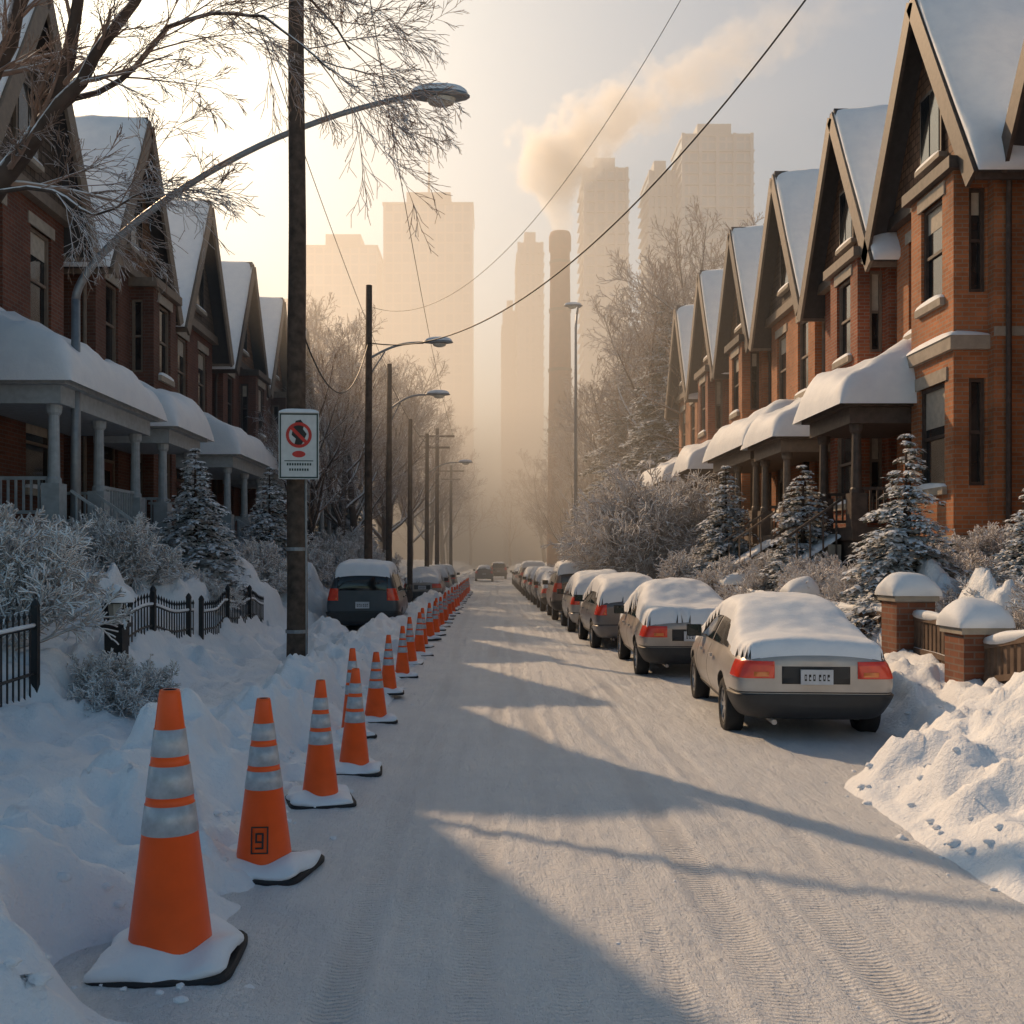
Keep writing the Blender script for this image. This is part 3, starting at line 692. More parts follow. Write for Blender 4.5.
    for y in wy:
        for sx in (-1,1):
            k=28;pr=wr+.055
            vs=[(sx*xx,y+pr*math.cos(2*math.pi*j/k),wr+pr*math.sin(2*math.pi*j/k)) for xx in (.58,1.1) for j in range(k)]
            cut.add(vs,[(j,(j+1)%k,k+(j+1)%k,k+j) for j in range(k)]+[tuple(range(k)),tuple(range(k,2*k))])
    co_=bpy.data.objects.new('cut',cut.mesh('cut',[])); col.objects.link(co_)
    b=o.modifiers.new('b','BOOLEAN'); b.object=co_; b.operation='DIFFERENCE'; b.solver='EXACT'
    dg.update(); body=bpy.data.meshes.new_from_object(o.evaluated_get(bpy.context.evaluated_depsgraph_get()))
    bpy.data.objects.remove(o); bpy.data.objects.remove(co_)
    body.materials.clear(); body.materials.append(paint(pc)); body.materials.append(M_dark)
    for p in body.polygons:
        p.use_smooth=True; p.material_index=0
        c=p.center
        for y in wy:
            if math.hypot(c.y-y,c.z-wr)<wr+.056 and abs(c.x)<.93 and abs(c.x)>.5 and (abs(math.hypot(c.y-y,c.z-wr)-wr-.055)<.012 or abs(abs(c.x)-.58)<.004): p.material_index=1; p.use_smooth=False
        if c.z<.30: p.material_index=1
    parts=[('body',body)]
    def shell(planes,off,mat,name):
        bm=bmesh.new(); bm.from_mesh(full)
        for c_,n_ in planes:
            g=bm.verts[:]+bm.edges[:]+bm.faces[:]
            bmesh.ops.bisect_plane(bm,geom=g,plane_co=c_,plane_no=n_,clear_outer=True,dist=1e-5)
        bm.normal_update()
        nm={v:v.normal.copy() for v in bm.verts}
        base={v:v.co.copy() for v in bm.verts}
        be=[e for e in bm.edges if e.is_boundary]
        for v in bm.verts: v.co=base[v]+nm[v]*off
        ret=bmesh.ops.extrude_edge_only(bm,edges=be)
        vv=[g for g in ret['geom'] if isinstance(g,bmesh.types.BMVert)]
        for v in vv:
            for e in v.link_edges:
                w=e.other_vert(v)
                if w in nm and (w.co-v.co).length<1e-6: v.co=v.co-nm[w]*(off+.006); break
        m=bpy.data.meshes.new(name); bm.to_mesh(m); bm.free(); m.materials.append(mat)
        for p in m.polygons: p.use_smooth=True
        return m
    X=Vector((1,0,0));Y=Vector((0,1,0));Z=Vector((0,0,1))
    def slant(p,first):
        (y0,z0,y1,z1)=p; t=Vector((0,y1-y0,z1-z0)).normalized(); nn=Vector((0,-t.z,t.y)) if first else Vector((0,t.z,-t.y))
        return (Vector((0,y0,z0)),nn)
    zt=max(s_[4] for s_ in st)
    for sx in (-1,1):
        for (a,b) in ((None,mid-.04),(mid+.04,None)):
            pl=[(Vector((sx*.45,0,0)),-X*sx),(Vector((0,0,rg_[1])),-Z),(Vector((0,0,zt-.10)),Z)]
            pl.append(slant(rg_,True)); f=slant(fr,False); pl.append(f)
            if b: pl.append((Vector((0,b,0)),Y))
            if a: pl.append((Vector((0,a,0)),-Y))
            parts.append(('side_window',shell(pl,.004,M_cglass,'side_window')))
    rz=.99 if kind!='van' else 1.14
    wx=.52 if kind!='van' else .62
    parts.append(('rear_window',shell([(Vector((0,rw[0],0)),-Y),(Vector((0,rw[1],0)),Y),(Vector((wx,0,0)),X),(Vector((-wx,0,0)),-X),(Vector((0,0,rz+.06)),-Z)],.004,M_cglass,'rear_window')))
    parts.append(('windscreen',shell([(Vector((0,fr[2]+.05,0)),-Y),(Vector((0,fr[0]+.22,0)),Y),(Vector((.56,0,0)),X),(Vector((-.56,0,0)),-X),(Vector((0,0,1.02)),-Z)],.004,M_cglass,'windscreen')))
    for sx in (-1,1):
        pl=[(Vector((0,.30 if kind!='van' else .16,0)),Y),(Vector((sx*(.44 if kind=='sedan' else .60),0,0)),-X*sx),(Vector((0,0,tl[0])),-Z),(Vector((0,0,tl[1])),Z)]
        parts.append(('tail_lamp',shell(pl,.014,M_tail,'tail_lamp')))
        pl=[(Vector((0,.05,0)),Y),(Vector((sx*(.50 if kind=='sedan' else .64),0,0)),-X*sx),(Vector((sx*.66,0,0)),X*sx),(Vector((0,0,tl[0]+.02)),-Z),(Vector((0,0,tl[0]+.07)),Z)]
        parts.append(('indicator',shell(pl,.019,M_amber,'indicator')))
    bz=(.30,.55) if kind!='van' else (.38,.66)
    parts.append(('rear_bumper',shell([(Vector((0,.42,0)),Y),(Vector((0,0,bz[0])),-Z),(Vector((0,0,bz[1])),Z)],.035,M_dark if kind!='hatch' else paint(pc),'rear_bumper')))
    parts.append(('side_sill',shell([(Vector((0,wy[0]+.42,0)),-Y),(Vector((0,wy[1]-.42,0)),Y),(Vector((0,0,.28)),-Z),(Vector((0,0,.36)),Z)],.012,M_dark,'side_sill')))
    parts.append(('bumper_groove',shell([(Vector((0,.40,0)),Y),(Vector((0,0,bz[1]+.012)),-Z),(Vector((0,0,bz[1]+.024)),Z)],.0015,M_black,'bumper_groove')))
    for yy in (mid,mid+1.0,mid-.95):
        if wy[0]+.45<yy<wy[1]-.2 or yy==mid:
            parts.append(('door_seam',shell([(Vector((0,yy-.006,0)),-Y),(Vector((0,yy+.006,0)),Y),(Vector((0,0,.36)),-Z),(Vector((0,0,rg_[1]-.04)),Z)],.0015,M_black,'door_seam')))
    if kind=='sedan': 
        parts.append(('garnish',shell([(Vector((0,.1,0)),Y),(Vector((.36,0,0)),X),(Vector((-.36,0,0)),-X),(Vector((0,0,.66)),-Z),(Vector((0,0,.85)),Z)],.006,M_dark,'garnish')))
    mb=MB()
    mb.box(-.17,.17,-.055,-.03,plate_z-.06,plate_z+.10,0)
    for i,w in enumerate((-.12,-.075,-.03,.03,.075,.12)):
        mb.box(w-.012,w+.012,-.058,-.0551,plate_z-.02,plate_z+.05,1)
        if i%2: mb.box(w-.005,w+.012,-.060,-.0581,plate_z-.005,plate_z+.02,0)
        else: mb.box(w-.005,w+.005,-.060,-.0581,plate_z+.0,plate_z+.035,0)
    parts.append(('licence_plate',mb.mesh('licence_plate',[M_plate,M_black])))
    mb=MB()
    for sx in (-1,1):
        xm=.93 if kind!='van' else .97; ym=fr[0]-.35; zmm=rg_[1]+.06
        mb.cushion((sx*(xm-.09),ym-.04,zmm-.07),(sx*(xm+.11),ym-.04,zmm-.07),(sx*(xm+.11),ym-.04,zmm+.09),(sx*(xm-.09),ym-.04,zmm+.09),.13,(0,1,0),6,6,mi=0,amp=0,over=0)
        mb.box(sx*(xm-.08),sx*(xm+.10),ym-.05,ym-.036,zmm-.06,zmm+.08,1)
        mb.beam((sx*.80,ym+.03,zmm-.06),(sx*(xm),ym+.02,zmm-.04),.05,.05,0)
        for yy in (mid-.55,mid+.35): mb.box(sx*(.885 if kind!='van' else .925),sx*(.915 if kind!='van' else .955),yy,yy+.17,rg_[1]-.16,rg_[1]-.125,0)
    mb.tube([(-.45,-.04,.25),(-.45,.3,.25)],[.03,.03],10,0)
    parts.append(('mirrors_and_handles',mb.mesh('mirrors',[paint(pc),M_cglass],smooth=False)))
    for y in wy:
        for sx in (-1,1):
            w=MB(); xo=.70; 
            w.lathe([(wr*.62,-.10),(wr*.9,-.105),(wr,-.08),(wr*1.0,.08),(wr*.9,.105),(wr*.64,.10),(wr*.62,.06)],36,0,(0,0,0),'x')
            w.lathe([(wr*.62,-.09),(wr*.63,.09),(wr*.56,.095),(wr*.54,.04)],36,1,(0,0,0),'x')
            w.lathe([(.001,.02),(wr*.6,.02)],36,2,(0,0,0),'x')
            w.lathe([(.001,.085),(.05,.08),(.06,.03)],14,1,(0,0,0),'x')
            for q in range(7):
                a=q*2*math.pi/7; w.beam((.065,.03*math.cos(a),.03*math.sin(a)),(.07,wr*.58*math.cos(a),wr*.58*math.sin(a)),.045,.03,1,up=(1,0,0))
            me_=w.mesh('wheel',[M_tire,M_rim,M_dark],smooth=False)
            if sx<0:
                me_.transform(Matrix.Scale(-1,4,(1,0,0))); me_.flip_normals()
            me_.transform(Matrix.Translation((sx*(xo+.06),y,wr-.02)))
            for p in me_.polygons: p.use_smooth=(p.material_index==0)
            parts.append(('wheel',me_))
    bm=bmesh.new(); bm.from_mesh(full); tree_=BVHTree.FromBMesh(bm); bm.free()
    def snow(seed,T,nzmin):
        dx=.03; nx=int(1.9/dx); ny=int((Lh+.1)/dx); H={}
        for i in range(nx+1):
            for j in range(ny+1):
                x=-.95+i*dx;y=-.05+j*dx
                h=tree_.ray_cast(Vector((x,y,3)),Vector((0,0,-1)))
                if h[0] is not None and abs(h[1].z)>nzmin+.10*noise.noise(Vector((x*3,y*3,seed))) and h[0].z>.7: H[(i,j)]=h[0].z
        dist={k:99 for k in H}; fr_=[]
        for (i,j) in H:
            if any((i+a,j+b) not in H for a,b in ((1,0),(-1,0),(0,1),(0,-1))): dist[(i,j)]=0; fr_.append((i,j))
        while fr_:
            nf=[]
            for (i,j) in fr_:
                for a,b in ((1,0),(-1,0),(0,1),(0,-1)):
                    k=(i+a,j+b)
                    if k in dist and dist[k]>dist[(i,j)]+1: dist[k]=dist[(i,j)]+1; nf.append(k)
            fr_=nf
        idx={};vs=[]
        for k,z in H.items():
            i,j=k; x=-.95+i*dx;y=-.05+j*dx
            d=min(1,dist[k]/4.5); e=(1-(1-d)**2)**.5
            t=T*(1+.35*noise.noise(Vector((x*1.1,y*.9,seed)))+.10*noise.noise(Vector((x*5,y*5,seed))))
            nb=[H[q] for q in ((i+4,j),(i-4,j),(i,j+4),(i,j-4)) if q in H]
            zz=z*.4+.6*sum(nb)/len(nb) if nb else z
            idx[k]=len(vs); vs.append((x,y,max(z,zz)+t*e-.012*(1-d)))
        fs=[]
        for (i,j) in H:
            ks=[(i,j),(i+1,j),(i+1,j+1),(i,j+1)]
            if all(k in idx for k in ks): fs.append([idx[k] for k in ks])
        m=MB(); m.add(vs,fs); return m.mesh('snow_layer',[M_snowcap],True)
    return parts,snow
def car(name,kp,x,y,yaw,seed,T=.11,nz=.52,z=0):
    parts,snow=kp
    e=empty(name,(x,y,z),(0,0,yaw))
    for k,me in parts: obj(k,me,e)
    obj('snow_layer',snow(seed,T,nz),e)
K1=car_parts('sedan',(.44,.41,.38)); K2=car_parts('sedan',(.40,.35,.31)); K3=car_parts('hatch',(.17,.16,.16)); K4=car_parts('van',(.05,.065,.08)); K5=car_parts('hatch',(.38,.36,.34)); K6=car_parts('van',(.22,.16,.13))
car('parked_car',K1,3.52,10.75,R(-4.5),1,.14,.52)
car('parked_car',K2,3.38,16.5,R(-1.5),2,.21,.40)
car('parked_car',K3,3.18,22.0,R(1),3,.20,.40)
car('parked_car',K5,3.05,27.2,0,4,.22,.36)
car('parked_van',K6,2.95,32.6,0,5,.22,.42)
for i,(kp,y,x) in enumerate([(K2,38.4,2.85),(K3,44,2.8),(K5,49.3,2.75),(K1,55,2.7),(K6,61,2.7),(K3,67.5,2.7),(K2,73,2.7),(K5,80,2.7)]): car('parked_car' if kp is not K6 else 'parked_van',kp,x,y,0,10+i,.20,.40)
car('parked_van',K4,-3.15,24.6,R(1.5),8,.20,.45,z=.05)
for i,(kp,y) in enumerate([(K2,44),(K5,53),(K3,62)]): car('parked_car',kp,-3.0,y,0,30+i,.2,.42,z=.05)
car('car',K3,-.55,92,0,40,.06,.8); car('van',K6,.9,104,0,41,.06,.8)

# ------------------------------------------------------------ cones
def cone_meshes():
    mb=MB()
    def rr(z): return .150+(.036-.150)*(z-.05)/(.95)
    lv=[(.05,0),(.485,0),(.487,1),(.59,1),(.592,0),(.618,0),(.620,1),(.73,1),(.732,0),(.762,0),(.764,1),(.86,1),(.862,0),(.985,0)]
    prof=[];mis=[]
    for i,(z,m) in enumerate(lv):
        prof.append((rr(z)+(.0025 if m else 0),z)); 
        if i: mis.append(1 if (m and lv[i-1][1]) else 0)
    prof.append((.034,1.0)); mis.append(0); prof.append((.024,1.0)); mis.append(0); prof.append((.022,.93)); mis.append(2)
    mb.lathe(prof,40,0,mis=mis)
    mb.lathe([(.18,.035),(.165,.05),(.152,.06)],40,0)
    me=mb.mesh('cone_body',[M_orange,M_refl,M_rubber],True)
    b=MB(); k=72
    def sq(r,z,n=6):
        out=[]
        for j in range(k):
            t=2*math.pi*j/k; q=r/((abs(math.cos(t))**n+abs(math.sin(t))**n)**(1/n)); out.append((q*math.cos(t),q*math.sin(t),z))
        return out
    rings=[sq(.262,0),sq(.27,.008),sq(.27,.028),sq(.262,.036),sq(.15,.037,2)]
    vs=sum(rings,[]); b.add(vs,[(i*k+j,i*k+(j+1)%k,(i+1)*k+(j+1)%k,(i+1)*k+j) for i in range(4) for j in range(k)]+[tuple(range(k))])
    bme=b.mesh('cone_base',[M_rubber],False)
    out=[]
    for sd in range(3):
        s=MB(); vs=[]
        rs=[.248,.260,.256,.236,.20,.17,.12]; hs=[.024,.043,.060,.076,.088,.100,.112]
        for r,h in zip(rs,hs):
            n=2+3*max(0,(r-.15))/.12
            for (x,y,z) in sq(r,h,n):
                q=Vector((x*7,y*7,1+sd*4)); f=1+.12*noise.noise(q); vs.append((x*f,y*f,h+ .05*noise.noise(q*.8)))
        s.add(vs,[(i*k+j,i*k+(j+1)%k,(i+1)*k+(j+1)%k,(i+1)*k+j) for i in range(6) for j in range(k)])
        out.append([('cone_body',me),('cone_base',bme),('snow_on_base',s.mesh('snow_on_base',[M_snowcap],True))])
    return out
CM=cone_meshes(); cn=[0]
def cone(x,y,h,rz=0,tilt=0,dz=0,wid=None,bs=1):
    w=wid or h; cn[0]+=1
    e=empty('traffic_cone',(x,y,gz(x,y)-.025+dz),(tilt,R(rnd.uniform(-1,1)),rz),(w,w,h))
    for k,me in CM[cn[0]%3]: obj(k,me,e,sc=(bs,bs,1) if k!='cone_body' else 1)
    return e
cone(-1.56,4.86,1.34,.06,wid=1.36,bs=.92); c1=cone(-1.44,6.35,1.10,-.2,wid=1.2); cone(-1.38,8.1,1.0,.3); cone(-1.27,9.3,.97,.1); cone(-1.40,12.2,.85,.2,wid=.95)
cone(-1.52,11.0,.98,.5,wid=.85)
cone(-1.46,14.3,.84,.1); cone(-1.47,16.7,.86,.4)
y=18.7;i=0
while y<62: cone(-1.5+.04*math.sin(i*2.1)+ .004*(y-18),y,.9,i*.7); y+=1.75+.2*math.sin(i); i+=1
mb=MB()
def ry(z): return -(.150+(.036-.150)*(z-.05)/.95)-.0035
for x0,x1,z0,z1 in [(-.045,.045,.10,.108),(-.045,.045,.242,.25),(-.045,-.037,.108,.242),(.037,.045,.108,.242),(-.022,.022,.128,.138),(-.022,.022,.162,.172),(-.022,.022,.207,.217),(-.022,-.012,.172,.207),(.012,.022,.128,.217)]:
    mb.add([(x0,ry(z0)+x0*x0*3.6,z0),(x1,ry(z0)+x1*x1*3.6,z0),(x1,ry(z1)+x1*x1*3.6,z1),(x0,ry(z1)+x0*x0*3.6,z1)],[(0,1,2,3)])
obj('stencil_mark',mb.mesh('stencil',[M_black]),c1,(0,0,.04),(0,0,.25))

# ------------------------------------------------------------ poles, lamps, wires
def lamphead(mb,c,d,sc=1):
    d=Vector(d).normalized(); s_=d.cross(Vector((0,0,1))).normalized(); c=Vector(c)
    k=16
    secs=[(-.02,.04,.03),(.06,.07,.05),(.2,.13,.075),(.42,.17,.09),(.62,.15,.075),(.75,.09,.05),(.80,.02,.02)]
    vs=[]
    for t,w,h in secs:
        for j in range(k):
            a=2*math.pi*j/k; hz=math.sin(a); z=h*hz if hz>0 else h*.35*hz
            vs.append(c+d*t*sc+s_*w*math.cos(a)*sc+Vector((0,0,z*sc)))
    mb.add(vs,[(i*k+j,i*k+(j+1)%k,(i+1)*k+(j+1)%k,(i+1)*k+j) for i in range(len(secs)-1) for j in range(k)]+[tuple(range(k)),tuple((len(secs)-1)*k+j for j in range(k))],0)
    vs=[]
    for r,z in ((1,-.03),(.85,-.09),(.4,-.12),(.02,-.125)):
        for j in range(k):
            a=2*math.pi*j/k; vs.append(c+d*(.43+.19*r*math.cos(a))*sc+s_*(.12*r*math.sin(a))*sc+Vector((0,0,z*sc)))
    mb.add(vs,[(i*k+j,i*k+(j+1)%k,(i+1)*k+(j+1)%k,(i+1)*k+j) for i in range(3) for j in range(k)],1)
    vs=[]
    for r,z in ((1,.04),(.97,.085),(.8,.125),(.45,.15),(.02,.155)):
        for j in range(k):
            a=2*math.pi*j/k; vs.append(c+d*(.40+.37*r*math.cos(a))*sc+s_*(.155*r*math.sin(a))*sc+Vector((0,0,z*sc)))
    mb.add(vs,[(i*k+j,i*k+(j+1)%k,(i+1)*k+(j+1)%k,(i+1)*k+j) for i in range(4) for j in range(k)],2)
M_lens=simple('lamp_lens',(.5,.48,.42),.25)
lm=[M_metal,M_lens,M_snowcap]
def bez(p0,p1,p2,p3,n=14):
    return [Vector(p0)*(1-t)**3+Vector(p1)*3*t*(1-t)**2+Vector(p2)*3*t*t*(1-t)+Vector(p3)*t**3 for t in [i/n for i in range(n+1)]]
mb=MB(); Y0=18.0
pt=P(76,300,Y0); tip=P(408,97,Y0)
mb.tube([(pt.x,Y0,1.2),(pt.x,Y0,pt.z)],[.10,.075],12,0)
mb.lathe([(.16,0),(.16,.3),(.11,.36)],14,0,(pt.x,Y0,1.2))
arm=bez(pt,P(76,255,Y0),P(225,132,Y0),tip,24); mb.tube(arm,[.075-.03*i/24 for i in range(25)],10,0)
lamphead(mb,tip,(1,0,0),1.4)
obj('street_lamp',mb.mesh('street_lamp',lm,True))
pz=gz(-3.3,17)
e=empty('utility_pole',(-3.3,17,pz-.3))
mb=MB(); n=14
mb.tube([(.012*math.sin(i),0,i*1.0) for i in range(n)],[.185-.0045*i for i in range(n)],16,0)
obj('pole_shaft',mb.mesh('pole_shaft',[M_pole],True),e)
mb=MB(); mb.beam((-1.2,-.16,12.2),(1.2,-.16,12.2),.1,.13)
for x in (-1.1,-.6,.6,1.1): mb.lathe([(.03,0),(.05,.05),(.035,.08),(.05,.12),(.02,.16)],10,0,(x,-.16,12.26))
obj('crossarm',mb.mesh('crossarm',[M_pole]),e)
mb=MB(); mb.tube([(.17,-.06,.2),(.165,-.06,4.6)],[.025,.025],8); 
for z in (1,2.4,3.9): mb.lathe([(.19,0),(.193,.03),(.19,.06)],16,0,(0,0,z))
obj('conduit',mb.mesh('conduit',[M_metal]),e)
e=empty('traffic_sign',(-3.21,16.72,3.92),(0,0,R(4)))
mb=MB(); w,h=.335,.56
mb.box(-w,w,-.0,.012,-h,h,0)
obj('sign_panel',mb.mesh('sign_panel',[M_signw]),e)
mb=MB()
for a in ((-w+.015,w-.015,h-.04,h-.015),(-w+.015,w-.015,-h+.015,-h+.04),(-w+.015,-w+.04,-h+.04,h-.04),(w-.04,w-.015,-h+.04,h-.04)): mb.box(a[0],a[1],-.004,-.0005,a[2],a[3],0)
mb.box(-.24,.24,-.004,-.0005,-.26,-.245,0)
for zz,ww in ((-.33,.2),(-.42,.16)):
    x=-ww
    while x<ww: mb.box(x,x+.028,-.004,-.0005,zz,zz+.04,0); x+=.042
k=32
def ring(cx,cz,r0,r1,y,mi):
    mb.add([(cx+r1*math.cos(2*math.pi*j/k),y,cz+r1*math.sin(2*math.pi*j/k)) for j in range(k)]+[(cx+r0*math.cos(2*math.pi*j/k),y,cz+r0*math.sin(2*math.pi*j/k)) for j in range(k)],[(j,(j+1)%k,k+(j+1)%k,k+j) for j in range(k)],mi)
fig=[(-.05,.42),(.03,.44),(.09,.36),(.07,.28),(.13,.20),(.08,.08),(.02,-.02),(-.08,.0),(-.05,.12),(-.12,.18),(-.10,.30)]
mb.add([(x,-.004,z) for x,z in fig],[tuple(range(len(fig)))],1)
ring(.0,.18,.165,.215,-.007,2)
mb.add([(-.16,-.009,.30),(-.12,-.009,.34),(.16,-.009,.06),(.12,-.009,.02)],[(0,1,2,3)],2)
mb.add([(.0+.11*math.cos(2*math.pi*j/k),-.006,-.14+.055*math.sin(2*math.pi*j/k)) for j in range(k)],[tuple(range(k))],2)
obj('sign_symbols',mb.mesh('sign_symbols',[M_green,M_black,M_signr]),e)
mb=MB(); mb.cushion((-w,-.03,h),(w,-.03,h),(w,.05,h),(-w,.05,h),.07,(0,0,1),10,5,over=.01); obj('snow_cap',mb.mesh('snow_cap',[M_snowcap],True),e)
mb=MB(); 
for z in (-.3,.3): mb.box(-.05,.05,.013,.11,z-.02,z+.02)
obj('bracket',mb.mesh('bracket',[M_metal]),e)
def pole(x,y,top,r,arm=None,cross=False):
    z=gz(x,y)-.2
    e=empty('utility_pole',(x,y,z)); mb=MB(); mb.tube([(0,0,0),(0,0,(top-z)/2),(0.02,0,top-z)],[r,r*.85,r*.7],12)
    obj('pole_shaft',mb.mesh('shaft',[M_pole],True),e)
    if cross:
        mb=MB(); mb.beam((-1.1,-.1,top-z-.5),(1.1,-.1,top-z-.5),.1,.12); mb.beam((-.8,-.1,top-z-1.2),(.8,-.1,top-z-1.2),.1,.12)
        obj('crossarm',mb.mesh('cross',[M_pole]),e)
    if arm:
        az,L_,rise=arm; mb=MB(); t=bez((0,0,az-z),(.4*L_,0,az-z+rise*.8),(.6*L_,0,az-z+rise),(L_,0,az-z+rise)); mb.tube(t,.035,8,0)
        mb.tube([(0,0,az-z-.5),(.3*L_,0,az-z+rise*.45)],.02,6,0)
        lamphead(mb,(L_,0,az-z+rise),(1,0,0),1.0)
        obj('lamp_arm',mb.mesh('lamp_arm',lm,True),e)
pole(-3.3,27,9.45,.12,(7.45,1.5,.45)); pole(-3.3,32.5,8.4,.11,(6.9,1.2,.5)); pole(-3.3,41,7.8,.12); pole(-3.3,62,10.2,.15,None,True)
pole(-3.3,52,8.6,.13,(6.5,1.6,.6)); pole(-3.3,84,10,.15,None,True)
mb=MB(); z=gz(3.9,47)
mb.tube([(4.05,47,z-.2),(4.05,47,13.0),(4.1,47,13.6)],[.10,.06,.05],10,0); mb.tube([(4.1,47,13.6),(4.15,47,13.9),(4.3,47,14.0)],.05,8,0); lamphead(mb,(4.35,47,14.0),(-1,0,0),1.1)
obj('street_lamp',mb.mesh('lamp',lm,True))
def wire(a,b,sag,r=.014,n=40):
    a=Vector(a);b=Vector(b); pts=[a.lerp(b,i/n)-Vector((0,0,sag*4*(i/n)*(1-i/n))) for i in range(n+1)]
    mb=MB(); mb.tube(pts,r,5); return mb
def addw(*a,**k): obj('power_line',wire(*a,**k).mesh('power_line',[M_black],True))
addw((-3.3,27,7.9),(6.2,14,12.4),2.2,r=.016)
addw((-3.3,27,8.9),(4.2,13,12.6),2.4,r=.006)
addw((-3.2,17,5.9),(-3.3,27,7.9),1.2,r=.014)
addw((-2.2,16.84,12.5),(-2.3,62,9.8),1.0,r=.01); addw((-4.4,16.84,12.5),(-4.3,62,9.8),1.0,r=.01)
addw((-3.3,32.5,7.9),(-3.3,62,9.0),.6)

# ------------------------------------------------------------ fences
def fence_iron(x0,y0,x1,y1,hh):
    n=int(math.hypot(x1-x0,y1-y0)/.12); e=empty('iron_fence',(x0,y0,0)); mb=MB(); sn=MB()
    P0=[]
    for i in range(n+1):
        t=i/n; x=(x1-x0)*t; y=(y1-y0)*t; z=max(gz(x0+x,y0+y)-.15,gz(x0,y0)+(gz(x1,y1)-gz(x0,y0))*t-.1)
        P0.append([x,y,z])
    for _ in range(6):
        for i in range(1,n): P0[i][2]=(P0[i-1][2]+P0[i][2]*2+P0[i+1][2])/4
    for i,(x,y,z) in enumerate(P0):
        if i%14==0:
            mb.box(x-.035,x+.035,y-.035,y+.035,z-.4,z+hh+.1); mb.lathe([(.045,0),(.05,.03),(.03,.07),(.001,.1)],10,0,(x,y,z+hh+.1))
        else:
            mb.tube([(x,y,z-.4),(x,y,z+hh)],.011,5); mb.lathe([(.012,0),(.022,.03),(.001,.09)],6,0,(x,y,z+hh))
    for hz in (hh-.1,.22):
        mb.tube([(x,y,z+hz) for x,y,z in P0[::2]+[P0[-1]]],.018,4)
    sn.tube([(x,y,z+hh-.075) for x,y,z in P0[::2]+[P0[-1]]],.024,6)
    obj('railings',mb.mesh('railings',[M_iron]),e); obj('snow_strip',sn.mesh('snow_strip',[M_snowcap],True),e)
fence_iron(-4.75,7.0,-4.75,10.4,.80); fence_iron(-4.95,12.9,-4.95,16.6,.62); fence_iron(-4.9,16.9,-4.9,21.5,.62)
def pier(x,y,w,h,mat=M_br[1],name='brick_pier'):
    z=gz(x,y)-.3; e=empty(name,(x,y,z)); mb=MB(); mb.box(-w,w,-w,w,0,h+.3,0); mb.box(-w-.04,w+.04,-w-.04,w+.04,h+.3,h+.38,1)
    obj('pier',mb.mesh('pier',[mat,M_stone]),e)
    sn=MB(); q=w+.07; sn.cushion((-q,-q,h+.38),(q,-q,h+.38),(q,q,h+.38),(-q,q,h+.38),.30,(0,0,1),14,14,pw=3,seed=x+y,over=.05,amp=.3)
    obj('snow_cap',sn.mesh('snow_cap',[M_snowcap],True),e)
pier(5.75,13.7,.26,.75,M_br[2]); pier(5.6,11.5,.24,.62,M_br[2]); pier(5.75,18.5,.22,.6,M_br[2]); pier(5.75,23.5,.22,.6,M_br[2]); 
def fence_wood(x0,y0,x1,y1,hh):
    e=empty('picket_fence',(x0,y0,0)); mb=MB(); sn=MB(); n=int(math.hypot(x1-x0,y1-y0)/.14); pts=[]
    za,zb=gz(x0,y0),gz(x1,y1)
    for i in range(n+1):
        t=i/n;x=(x1-x0)*t;y=(y1-y0)*t;z=max(gz(x0+x,y0+y)-.12,za+(zb-za)*t-.1); pts.append([x,y,z])
    for _ in range(5):
        for i in range(1,n): pts[i][2]=(pts[i-1][2]+pts[i][2]*2+pts[i+1][2])/4
    for x,y,z in pts: mb.box(x-.02,x+.02,y-.035,y+.035,z-.4,z+hh)
    for hz in (.15,hh-.02): 
        for a,b in zip(pts,pts[1:]): mb.beam((a[0]-.03,a[1],a[2]+hz),(b[0]-.03,b[1],b[2]+hz),.03,.07)
    sn.tube([(a[0]-.0,a[1],a[2]+hh+.03) for a in pts],[.065+.025*noise.noise(Vector((a[1]*2,0,x0))) for a in pts],8)
    obj('pickets',mb.mesh('pickets',[M_picket]),e); obj('snow_strip',sn.mesh('snow_strip',[M_snowcap],True),e)
fence_wood(5.62,11.85,5.74,13.4,.6); fence_wood(5.75,14.0,5.75,18.2,.6); fence_wood(5.55,8.6,5.6,11.2,.55); fence_wood(5.75,18.8,5.75,23.2,.55)
def mound(x,y,rx,ry,h,seed):
    mb=MB();n=26;vs=[]
    for i in range(n+1):
        for j in range(n+1):
            u=-1+2*i/n;v=-1+2*j/n; r=math.hypot(u,v); e=max(0,1-r*r)
            q=Vector((u*1.6+seed,v*1.6,seed)); zz=h*(e**.7)*(1+.6*noise.noise(q)+.35*noise.noise(q*2.7)+.12*noise.noise(q*6))
            X=x+u*rx;Y_=y+v*ry; vs.append((X,Y_,gz(X,Y_)+zz-.06))
    mb.add(vs,[(i*(n+1)+j,(i+1)*(n+1)+j,(i+1)*(n+1)+j+1,i*(n+1)+j+1) for i in range(n) for j in range(n)])
    obj('snow_mound',mb.mesh('mound',[M_snow],True))
